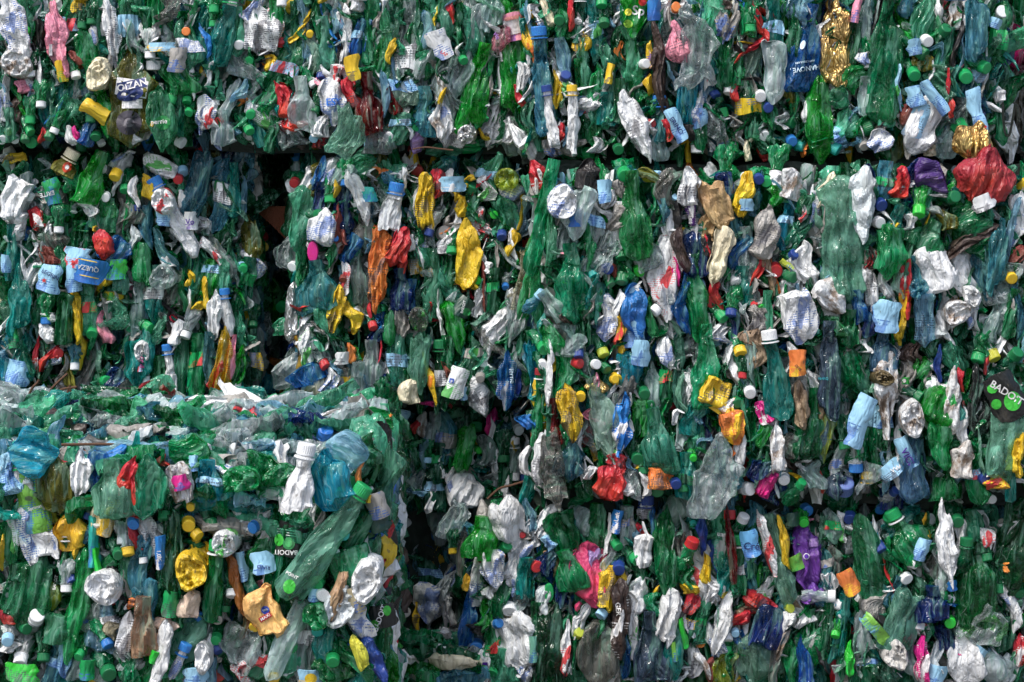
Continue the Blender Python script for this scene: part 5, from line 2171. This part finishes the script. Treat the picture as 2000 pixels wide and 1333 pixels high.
GROUPS = dict(crushed_bottle='crushed bottles in the bales', crushed_green_bottle='crushed green bottles in the bales', crushed_clear_bottle='crushed clear bottles in the bales', crumpled_jug='opaque containers in the bales',
  plastic_strip='plastic strips in the bales', capped_bottle='bottle ends with screw caps in the bales', plastic_film='pieces of film in the bales', upended_bottle='bottles seen base first in the bales', torn_wrapper='torn labels in the bales')
decal_targets = []
def add_label_band(V, n, m, parent, seed, L):
    """a wrap label that follows the crushed body, on the camera side and round the edges"""
    i0 = int(n * (.38 + .1 * math.sin(seed))); i1 = min(n - 3, i0 + max(3, int(n * .26)))
    G = V.reshape(n, m, 3)
    j0, j1 = int(m * .46), m + int(m * .04)   # sin(theta)<0 is the front
    sel = np.stack([G[i, np.arange(j0, j1) % m] for i in range(i0, i1)], 0)
    du = np.gradient(sel, axis=0); dv = np.gradient(sel, axis=1); nn = np.cross(du, dv); nn /= np.linalg.norm(nn, axis=2, keepdims=True) + 1e-9
    sgn = np.where(nn[:, :, 1:2].mean() > 0, -1, 1); outer = sel + nn * sgn * .0016; inner = sel + nn * sgn * .0006
    a, b = sel.shape[:2]
    V2 = np.concatenate([outer.reshape(-1, 3), inner.reshape(-1, 3)]); F = []
    for i in range(a - 1):
        for j in range(b - 1):
            p = i * b + j; F.append([p, p + 1, p + b + 1, p + b]); q = p + a * b; F.append([q, q + b, q + b + 1, q + 1])
    for j in range(b - 1): F.append([j, j + a * b, j + 1 + a * b, j + 1]); p = (a - 1) * b + j; F.append([p, p + 1, p + 1 + a * b, p + a * b])
    c = ['lb', 'lb', 'w', 'lb', 'gy', 'g', 'y', 'w'][seed % 8]; pr = ['tb', 'tx', 'tb', 'tr', 'tg', 'tx'][seed % 6]
    o = link('label_band', make_mesh('label_band', V2, F, material('paper', pr)), parent, CV[c]); return o

NECKS = {}
def neck_mesh(k):
    """threaded neck and the crushed shoulder behind it, hanging below a cap 28 mm wide"""
    if k not in NECKS:
        rs = np.random.default_rng(k + 40); m = 28; V = []
        prof = [(.0115, -.004), (.0115, -.010), (.0150, -.011), (.0150, -.013), (.0118, -.014), (.0118, -.020), (.0125, -.026), (.016, -.034), (.020, -.044), (.023, -.056), (.022, -.070)]
        for r, z in prof:
            for j in range(m):
                a = 2 * math.pi * j / m; V.append((r * math.cos(a) * 1.05, r * math.sin(a) * (1 if z > -.03 else 1 + (z + .03) * 14), z))
        V = np.array(V); w = np.clip((-V[:, 2] - .02) / .02, 0, 1)
        for c in range(3): V[:, c] += perlin(V * 70 + k * 5 + c * 9) * .009 * w
        NECKS[k] = make_mesh('neck', V, grid_faces(len(prof), m).tolist(), material('pet'))
    return NECKS[k]
def place(o, R, loc):
    o.matrix_world = Matrix.Translation(loc) @ R.to_4x4()

def tint(cn, kd):
    c = np.array(CV[cn])
    if kd == 'b' and cn in ('g', 'dg', 'pg', 'cl', 'tb'):
        c = c * rng.uniform(.6, 1.45); m = rng.uniform(0, .35) * (rng.random() < .6); c = c * (1 - m) + np.array([(.03, .42, .36), (.25, .55, .50), (.06, .45, .10)][rng.integers(3)]) * m
    else: c = c * rng.uniform(.86, 1.06)
    return tuple(np.clip(c, 0, .86))
for idx, i in enumerate(items):
    kd, cn, op = i['k'], i['c'], i['op']
    Yf, bale = front_y(i['x'], i['y'])
    lift = sum(int(o[1:]) for o in op if o[0] == 'z' and o[1:].isdigit()) / 1000.
    pr = next((o for o in op if o in PRINT), None)
    capc = next((o[1:] for o in op if o[0] == 'c' and o[1:] in CV and len(o) > 1 and o not in ('cl', 'cr', 'ca', 'cp')), None)
    if 'cr' in op: capc = 'cr'
    if kd == 'k':
        d = i['L'] * .00088; Yc = Yf - .012 - rng.uniform(0, .018) - lift - (.02 if bale == 'F' else 0)
        loc, t = to_world(i['x'], i['y'], Yc); d *= t
        tilt, az = math.radians(i['W']), math.radians(i['a'])
        axis = Vector((math.sin(tilt) * math.sin(az), -math.cos(tilt), math.sin(tilt) * math.cos(az)))
        M4 = Matrix.Translation(loc) @ axis.to_track_quat('Z', 'Y').to_matrix().to_4x4()
        if i['name'] in ('plastic_lid', 'plastic_disc'):
            o = link(i['name'], cap_mesh(2), None, CV[cn]); o.matrix_world = M4 @ Matrix.Diagonal((d * .5, d, d * .8, 1))
        else:
            o = bpy.data.objects.new(i['name'], None); COL.objects.link(o); o.matrix_world = M4
            cp = link('cap', cap_mesh(idx % 4 if idx % 4 != 2 else 0), o, CV[cn]); cp.scale = (d, d, d); cp.rotation_euler = (0, 0, idx * 1.3)
            nc = CV[cn] if cn in ('g', 'dg', 'tl', 'br') else CV[['g', 'dg', 'cl', 'tb', 'g', 'w'][idx % 6]]
            ne = link('neck', neck_mesh(idx % 5), o, nc); ne.scale = (d / .028,) * 3
        tag(o, i['ph'], i['cat'], GROUPS.get(i['name'])); i['obj'] = o; continue
    _, t = to_world(0, 0, Yf)
    L, W = i['L'] * .001 * t, i['W'] * .001 * t
    area = i['L'] * i['W']
    if kd in 'bjf': W *= 1.12 if bale != 'F' else 1.22; L *= 1.16 if i['a'] % 180 < 30 or i['a'] % 180 > 150 else 1.08
    if kd == 's': W *= 1.1
    off = ((.028 if area > 3000 else .018) if i['lm'] and area > 1500 else 0) + .010 + .026 * (1 - min(1, area / 6500.)) + rng.uniform(-.006, .006) + lift
    if kd == 'd': off += .034
    if kd == 'l': off += .014
    if bale == 'F': off += .012 + (.028 if 880 < i['y'] < 965 else 0)
    surf = SURF[kd]
    if not pr and kd in 'jd' and cn in ('w', 'lb', 'gy', 'gyw') and idx % 5 < 2: pr = ('tb', 'tn', 'tg', 'tx', 'tr', 'tb', 'tn')[idx % 7]
    if not pr and kd == 'j' and cn in ('y', 'r', 'o', 'yo', 'pk2') and idx % 2: pr = 'tx'
    if kd == 'd' and cn in PETC: surf = 'pet'
    if cn in ('go', 'si', 'go2'): surf = 'foil' if cn != 'go2' else 'hdpe'
    if kd == 's' and cn in ('g', 'tl', 'cl', 'pg', 'bl', 'lb') and not pr: surf = 'pet'
    if kd == 'b' and cn in ('w', 'mr', 'bk', 'r'): surf = 'hdpe'
    if kd == 'f' and cn in ('w', 'gyd'): surf = 'film'
    mat = material(surf, pr if pr else ('tb' if kd == 'l' and cn not in ('bkl', 'bkl2', 'dgl', 'y', 'br') else None))
    seed = idx * 13 + 5
    kids = []
    whole = 'whole' in i['ph'] or 'slanting up' in i['ph'] or 'smooth' in i['ph']
    if kd == 'd':
        T = .03; V, F = base_shape(L, W, seed, surf == 'pet'); Fs = F
    elif kd == 'l':
        T = .006; V, n, m = crushed_tube(L, W, T, 'sheet', seed, crumple=1., bend=.6)
        V[:, 1] += (V[:, 0] / max(W, .01)) ** 2 * .04 + perlin(V * 22 + seed) * .008; Fs = close_faces(n, m)
    elif kd == 's':
        T = max(.02, min(.05, W * 1.2)); V, n, m = crushed_tube(L, W, T, 'strip', seed, stretch=.3, res=.0036); Fs = close_faces(n, m)
    elif kd == 'f':
        T = max(.02, W * .4); V, n, m = crushed_tube(L, W * 1.05, T, 'body', seed, crumple=1.3, stretch=.8); Fs = close_faces(n, m)
    else:
        nk = bool(capc) or (kd == 'b' and W > .018 and seed % 5 < 2 and not whole and L > .06) or 'slanting up' in i['ph']
        T = max(.018, min(.055, W * (.75 if W < .035 else .55))); cr_ = .95
        if whole: cr_ = .62; T = min(.07, W * .85)
        if kd == 'j': cr_ = .85
        V, n, m = crushed_tube(L, W, T, 'body', seed, crumple=cr_, stretch=.28 if kd == 'b' else .5, neck=nk, bend=.3 if whole or i['lm'] else 1., flat=(bale == 'F' and seed % 3 > 0) or (i['lm'] and i['W'] > 38)); Fs = close_faces(n, m)
    Yc = Yf - off + T / 2
    loc, _ = to_world(i['x'], i['y'], Yc)
    R = Matrix.Rotation(math.radians(i['a']), 3, 'Y')
    if kd in 'bjs' and bale != 'F': R = R @ Matrix.Rotation(rng.normal(0, .2), 3, 'Z')
    me = make_mesh('body' if (capc or kd in 'bj') else i['name'], V, Fs, mat)
    band = kd == 'b' and 24 <= i['W'] and i['L'] > 60 and (seed // 13) % 5 < 2 and not i['lm'] and surf == 'pet' and not pr
    ring = kd in 'bj' and capc
    if capc or band:
        root = bpy.data.objects.new(i['name'], None); COL.objects.link(root); place(root, R, loc)
        body = link('body', me, root, tint(cn, kd))
        if capc:
            zc = L / 2; G = V.reshape(n, m, 3)[0].mean(0); rr = max(.010, min(.0145, W * .5))
            cp = link('cap', cap_mesh(0), root, CV[capc]); cp.location = (G[0], G[1], zc + .004); cp.scale = (rr * 2.05,) * 3
            rg = link('neck_ring', cap_mesh(2), root, CV[capc] if cn != 'g' else CV['w']); rg.location = (G[0], G[1], zc - .010); rg.scale = (rr * 2.2, rr * 2.2, rr * .5)
        if band: add_label_band(V, n, m, root, seed // 13, L)
        o = root; i['mesh'] = body
    else:
        o = link(i['name'], me, None, tint(cn, kd)); place(o, R, loc); i['mesh'] = o
    tag(o, i['ph'], i['cat'], GROUPS.get(i['name'])); i['obj'] = o
    i['V'] = V; i['F'] = Fs; i['R'] = R; i['loc'] = loc

# a label that lies on a bottle is that bottle's part
def inside(l, b):
    a = math.radians(b['a']); dx, dy = l['x'] - b['x'], l['y'] - b['y']
    u = -dx * math.sin(a) * -1 - dy * math.cos(a); v = dx * math.cos(a) + dy * math.sin(a)
    return abs(u) < b['L'] * .5 and abs(v) < b['W'] * .55
for l in items:
    if l['k'] != 'l': continue
    c = [b for b in items if b['k'] in 'bj' and b['W'] >= l['W'] * .8 and b['L'] > l['L'] and inside(l, b)]
    if not c: continue
    b = min(c, key=lambda b: (b['x'] - l['x']) ** 2 + (b['y'] - l['y']) ** 2); o, r = l['obj'], b['obj']
    ri = r.matrix_world.inverted(); mw = o.matrix_world.copy(); o.parent = r; o.matrix_local = ri @ mw; o.name = 'label'
    for k in ('category', 'group'):
        if k in o: del o[k]
    l['root'] = r

# ---------------------------------------------------------------- writing and marks, laid on the surface they are printed on
bpy.context.view_layer.update()
cam_pos = Vector((0, -CAM_D, CAM_Z))
for i in items:
    if 'V' in i:
        M = np.array(i['R']); Vw = i['V'] @ M.T + np.array(i['loc']); i['bvh'] = BVHTree.FromPolygons([tuple(v) for v in Vw.tolist()], i['F'])
def ray(i, px, py):
    p, _ = to_world(px, py, 0.); d = (p - cam_pos).normalized(); h = i['bvh'].ray_cast(cam_pos, d); return (h[0], d) if h[0] else (None, d)
DM = {}
def decal_mat(c):
    if c not in DM:
        m = bpy.data.materials.new('ink'); m.use_nodes = True; N, L = nt(m); p = N['Principled BSDF']; p.inputs['Roughness'].default_value = .4
        tc = N.new('ShaderNodeTexCoord'); nz = N.new('ShaderNodeTexNoise'); nz.inputs['Scale'].default_value = 160; L.new(tc.outputs['Object'], nz.inputs[0])
        r = N.new('ShaderNodeValToRGB'); r.color_ramp.elements[0].position = .3; r.color_ramp.elements[0].color = tuple(x * .6 for x in c) + (1,); r.color_ramp.elements[1].position = .6; r.color_ramp.elements[1].color = (*c, 1)
        L.new(nz.outputs[0], r.inputs[0]); L.new(r.outputs[0], p.inputs['Base Color']); DM[c] = m
    return DM[c]
def decal(name, px, py, P2, F, c, order=0, want=None):
    best = None
    for i in items:
        if 'bvh' not in i or abs(i['x'] - px) > 110 or abs(i['y'] - py) > 150: continue
        h, d = ray(i, px, py)
        if h is None: continue
        if want and want not in i['ph'] : continue
        q = (h - cam_pos).length
        if best is None or q < best[0]: best = (q, i, h)
    if not best: return None
    i = best[1]; Y0 = best[2].y; V = []
    for x, y in P2:
        h, d = ray(i, px + x, py + y)
        if h is None or abs(h.y - Y0) > .03:
            p, _ = to_world(px + x, py + y, Y0); h = p
        V.append(tuple(h - d * (.0018 + .0012 * order)))
    o = bpy.data.objects.new(name, make_mesh(name, V, F, decal_mat(c), False)); COL.objects.link(o)
    r = i['mesh'] if i['mesh'].parent is None else i['mesh'].parent
    if 'root' in i: r = i['root']
    o.parent = r; o.matrix_parent_inverse = r.matrix_world.inverted(); return o
def text2d(s, size, ang, bold=True):
    cu = bpy.data.curves.new('t', 'FONT'); cu.body = s; cu.size = size; cu.align_x = 'CENTER'; cu.align_y = 'CENTER'; cu.resolution_u = 3
    if bold: cu.offset = size * .018
    o = bpy.data.objects.new('t', cu); COL.objects.link(o); bpy.context.view_layer.update()
    me = bpy.data.meshes.new_from_object(o); a = math.radians(ang)
    P = [(v.co.x * math.cos(a) + v.co.y * math.sin(a), v.co.x * math.sin(a) - v.co.y * math.cos(a)) for v in me.vertices]
    F = [list(p.vertices) for p in me.polygons]; bpy.data.objects.remove(o); bpy.data.curves.remove(cu); bpy.data.meshes.remove(me); return P, F
def disc2d(rx, ry, ang=0, inner=0.):
    P, F = [], []; m = 30; rr = [inner, (inner + 1) / 2, 1.]
    for r in rr:
        for j in range(m):
            a = 2 * math.pi * j / m; x, y = rx * r * math.cos(a), ry * r * math.sin(a); b = math.radians(ang)
            P.append((x * math.cos(b) - y * math.sin(b), x * math.sin(b) + y * math.cos(b)))
    return P, grid_faces(3, m).tolist() + ([list(range(m))] if inner == 0 and False else [])
def box2d(w, h, ang=0, nx=6, ny=3):
    b = math.radians(ang); P = []
    for j in range(ny + 1):
        for i in range(nx + 1):
            x, y = (i / nx - .5) * w, (j / ny - .5) * h; P.append((x * math.cos(b) - y * math.sin(b), x * math.sin(b) + y * math.cos(b)))
    F = [[j * (nx + 1) + i, j * (nx + 1) + i + 1, (j + 1) * (nx + 1) + i + 1, (j + 1) * (nx + 1) + i] for j in range(ny) for i in range(nx)]; return P, F
def star2d(r):
    P = [(0, 0)] + [((r if k % 2 == 0 else r * .42) * math.sin(k * math.pi / 5), -(r if k % 2 == 0 else r * .42) * math.cos(k * math.pi / 5)) for k in range(10)]
    return P, [[0, 1 + k, 1 + (k + 1) % 10] for k in range(10)]
WH, NV, GRN, BRG, RD, VI, BLK, YL, ORG = (.80, .80, .80), (.02, .04, .16), (.02, .22, .06), (.05, .50, .05), (.60, .03, .03), (.10, .03, .35), (.015, .015, .02), (.80, .55, .03), (.80, .25, .05)
DEC = [  # shape, px, py, params, colour, order
 ('box', 257, 172, (62, 34, 8), WH, 0), ('box', 258, 166, (58, 18, -12), NV, 1), ('disc', 254, 184, (26, 14, -10), NV, 1), ('text', 258, 167, ('OIZAN', 19, -14), WH, 2), ('text', 256, 195, ('DEPUIS', 6, 8), NV, 2), ('box', 258, 203, (40, 18, 0), WH, 0),
 ('disc', 252, 240, (25, 24, 0), (.05, .045, .06), 0), ('disc', 252, 240, (10, 9, 0), (.16, .15, .17), 1),
 ('disc', 318, 240, (15, 14, 0), GRN, 0), ('text', 313, 238, ('perrier', 13, -4), WH, 1), ('box', 297, 243, (6, 9, 20), YL, 0),
 ('text', 1247, 22, ('Sp', 26, 5), WH, 1), ('disc', 1227, 24, (7, 7, 0), (.65, .65, .06), 1), ('disc', 1227, 47, (9, 8, 20), (.30, .60, .06), 1), ('disc', 1255, 4, (8, 8, 0), RD, 1),
 ('text', 1405, 64, ('S.P', 12, -85), NV, 1), ('text', 1428, 68, ('S.P', 12, -80), NV, 1), ('text', 1321, 246, ('ERINO', 13, 55), NV, 1),
 ('text', 1575, 134, ('HANOVE', 13, 172), (.62, .80, .90), 1), ('text', 1572, 121, ('ANTICELLULAIRE', 5, 172), (.62, .80, .90), 1), ('disc', 1568, 88, (5, 9, 20), (.62, .80, .90), 1),
 ('text', 172, 524, ('QUEZA', 13, 192), WH, 1), ('box', 171, 509, (38, 2, 12), YL, 1), ('box', 174, 541, (38, 2, 12), YL, 1), ('text', 92, 379, ('ERITE', 12, 168), WH, 1), ('text', 98, 537, ('LEGRIN', 11, 28), NV, 1), ('star', 86, 548, (6,), RD, 1),
 ('star', 142, 512, (5,), RD, 1), ('text', 371, 434, ('Vo', 15, 0), VI, 1), ('text', 558, 1079, ('BADOIT', 13, 182), WH, 1), ('disc', 545, 1055, (9, 12, 0), BRG, 1), ('disc', 564, 1062, (12, 12, 0), GRN, 1), ('disc', 564, 1062, (7, 7, 0), (.05, .35, .10), 2),
 ('box', 563, 1036, (44, 1.6, 8), WH, 1), ('box', 562, 1041, (42, 1.4, 8), WH, 1), ('box', 563, 1046, (40, 1.2, 8), WH, 1), ('disc', 565, 1146, (12, 14, 10), BRG, 1), ('text', 570, 1124, ('POINT', 9, 28), WH, 1), ('text', 569, 1176, ('1L', 5, 20), WH, 1),
 ('text', 742, 1208, ('BADOIT', 15, -70), WH, 1), ('disc', 756, 1193, (8, 10, 0), BRG, 1), ('disc', 731, 1224, (9, 13, 0), (.03, .30, .02), 1), ('text', 905, 600, ('BADOIT', 7, -75), WH, 1), ('disc', 911, 610, (8, 8, 0), GRN, 1),
 ('text', 1966, 768, ('BADOIT', 20, 32), WH, 2), ('disc', 1978, 784, (17, 19, 0), BRG, 1), ('disc', 1946, 790, (10, 10, 0), BRG, 1), ('disc', 1938, 760, (10, 9, 0), BRG, 1),
 ('text', 652, 200, ('ESY', 20, -3), (.02, .16, .62), 1), ('text', 938, 1306, ('BIO', 15, -3), BRG, 1), ('box', 946, 1297, (13, 6, 0), VI, 1), ('disc', 518, 1192, (8, 8, -20), (.03, .08, .45), 1), ('text', 518, 1192, ('TIBEL', 5, -20), WH, 2),
 ('box', 518, 1206, (26, 10, -32), RD, 1), ('text', 518, 1206, ('MAXI', 9, -32), WH, 2), ('text', 1772, 893, ('VICI', 19, 62), VI, 1), ('text', 1918, 210, ('QUINN', 13, 80), NV, 1), ('star', 1925, 248, (4,), RD, 1), ('text', 220, 795, ('RIZO', 8, -78), BLK, 1),
 ('text', 1468, 1068, ('Cré', 20, 0), NV, 1), ('text', 1471, 1087, ('1L', 8, 0), WH, 1), ('text', 1410, 1044, ('uan', 13, 8), WH, 1), ('text', 1207, 1190, ('GER', 14, 85), WH, 1), ('text', 1348, 430, ('LISS', 9, 85), WH, 1), ('text', 776, 838, ('S.PE', 12, 195), NV, 1), ('star', 763, 812, (5,), ORG, 1),
 ('text', 515, 1108, ('RINO', 11, 185), NV, 1), ('text', 277, 708, ('OGE', 11, 88), (.55, .03, .25), 1), ('text', 740, 632, ('ATIX', 10, 75), (.02, .25, .60), 1), ('text', 1000, 735, ('lerne', 14, 85), (.55, .70, .80), 1), ('text', 1740, 1010, ('', 5, 0), WH, 1),
 ('disc', 1575, 1087, (6, 6, 0), WH, 1), ('disc', 1575, 1087, (4.6, 4.6, 0), VI, 2), ('box', 1590, 1060, (20, 16, -5), (.30, .18, .45), 1), ('disc', 131, 327, (9, 11, 30), (.75, .08, .03), 1), ('disc', 131, 327, (4, 5, 30), WH, 2), ('disc', 313, 103, (7, 7, 0), YL, 1),
 ('disc', 607, 1326, (12, 10, 0), YL, 1), ('text', 60, 935, ('PRADO', 8, -8), (.05, .12, .05), 1), ('disc', 56, 974, (8, 5, 0), (.08, .14, .06), 1), ('disc', 74, 967, (9, 6, 10), (.08, .14, .06), 1), ('text', 68, 992, ('Sprimat', 9, -16), WH, 1),
 ('text', 68, 120, ('XIN', 9, 70), WH, 1), ('text', 667, 132, ('I', 12, 0), WH, 1), ('text', 447, 68, ('', 5, 0), WH, 1), ('box', 99, 98, (6, 22, 0), WH, 1), ('text', 970, 70, ('vie', 13, 60), (.40, .20, .55), 1), ('box', 1003, 52, (36, 30, -14), (.78, .76, .80), 0), ('box', 1002, 35, (34, 7, -14), (.75, .30, .28), 1),
 ('text', 108, 1138, ('BADOIT', 8, -80), WH, 1), ('disc', 126, 1103, (5, 9, 0), (.4, .45, .40), 1), ('text', 310, 1085, ('1,0%', 11, 88), WH, 1), ('text', 168, 1214, ('ulr', 11, -10), (.02, .08, .45), 1), ('text', 460, 1298, ('iter', 8, 10), BLK, 1),
 ('text', 1585, 1245, ('Multi', 9, -35), WH, 1), ('text', 1920, 1200, ('', 5, 0), WH, 1), ('text', 1608, 740, ('MARQ', 7, 0), (.05, .5, .6), 1), ('text', 1638, 1150, ('LUI', 8, 40), RD, 1), ('disc', 1766, 744, (5, 5, 0), GRN, 1), ('disc', 1766, 744, (3.8, 3.8, 0), (.6, .6, .58), 2),
 ('text', 1755, 695, ('C NUT', 6, -70), WH, 1), ('text', 1758, 912, ('0.5L', 6, -30), WH, 1), ('text', 1750, 916, ('VW', 13, -30), (.75, .75, .75), 1), ('text', 820, 98, ('', 5, 0), WH, 1), ('text', 867, 105, ('LAP', 9, 30), RD, 1), ('text', 1482, 797, ('', 4, 0), WH, 1),
 ('text', 1477, 798, ('5+1', 7, 60), WH, 1), ('text', 1559, 719, ('OFFE', 7, 45), BLK, 1), ('text', 1015, 798, ('LURC', 9, -40), WH, 1), ('text', 1205, 1010, ('Left', 12, -78), WH, 1), ('text', 865, 745, ('', 4, 0), WH, 1), ('box', 882, 744, (9, 9, 10), (.04, .10, .45), 1), ('text', 882, 744, ('p', 8, 0), WH, 2)]
nd = 0
for kind_, px, py, pr_, c, od in DEC:
    if kind_ == 'text':
        if not pr_[0]: continue
        P2, F2 = text2d(*pr_); nm = 'lettering'
    elif kind_ == 'disc': P2, F2 = disc2d(*pr_); nm = 'printed_mark'
    elif kind_ == 'box': P2, F2 = box2d(*pr_); nm = 'printed_mark'
    else: P2, F2 = star2d(*pr_); nm = 'printed_star'
    if decal(nm, px, py, P2, F2, c, od) is None: nd += 1; print('no surface for', kind_, px, py)
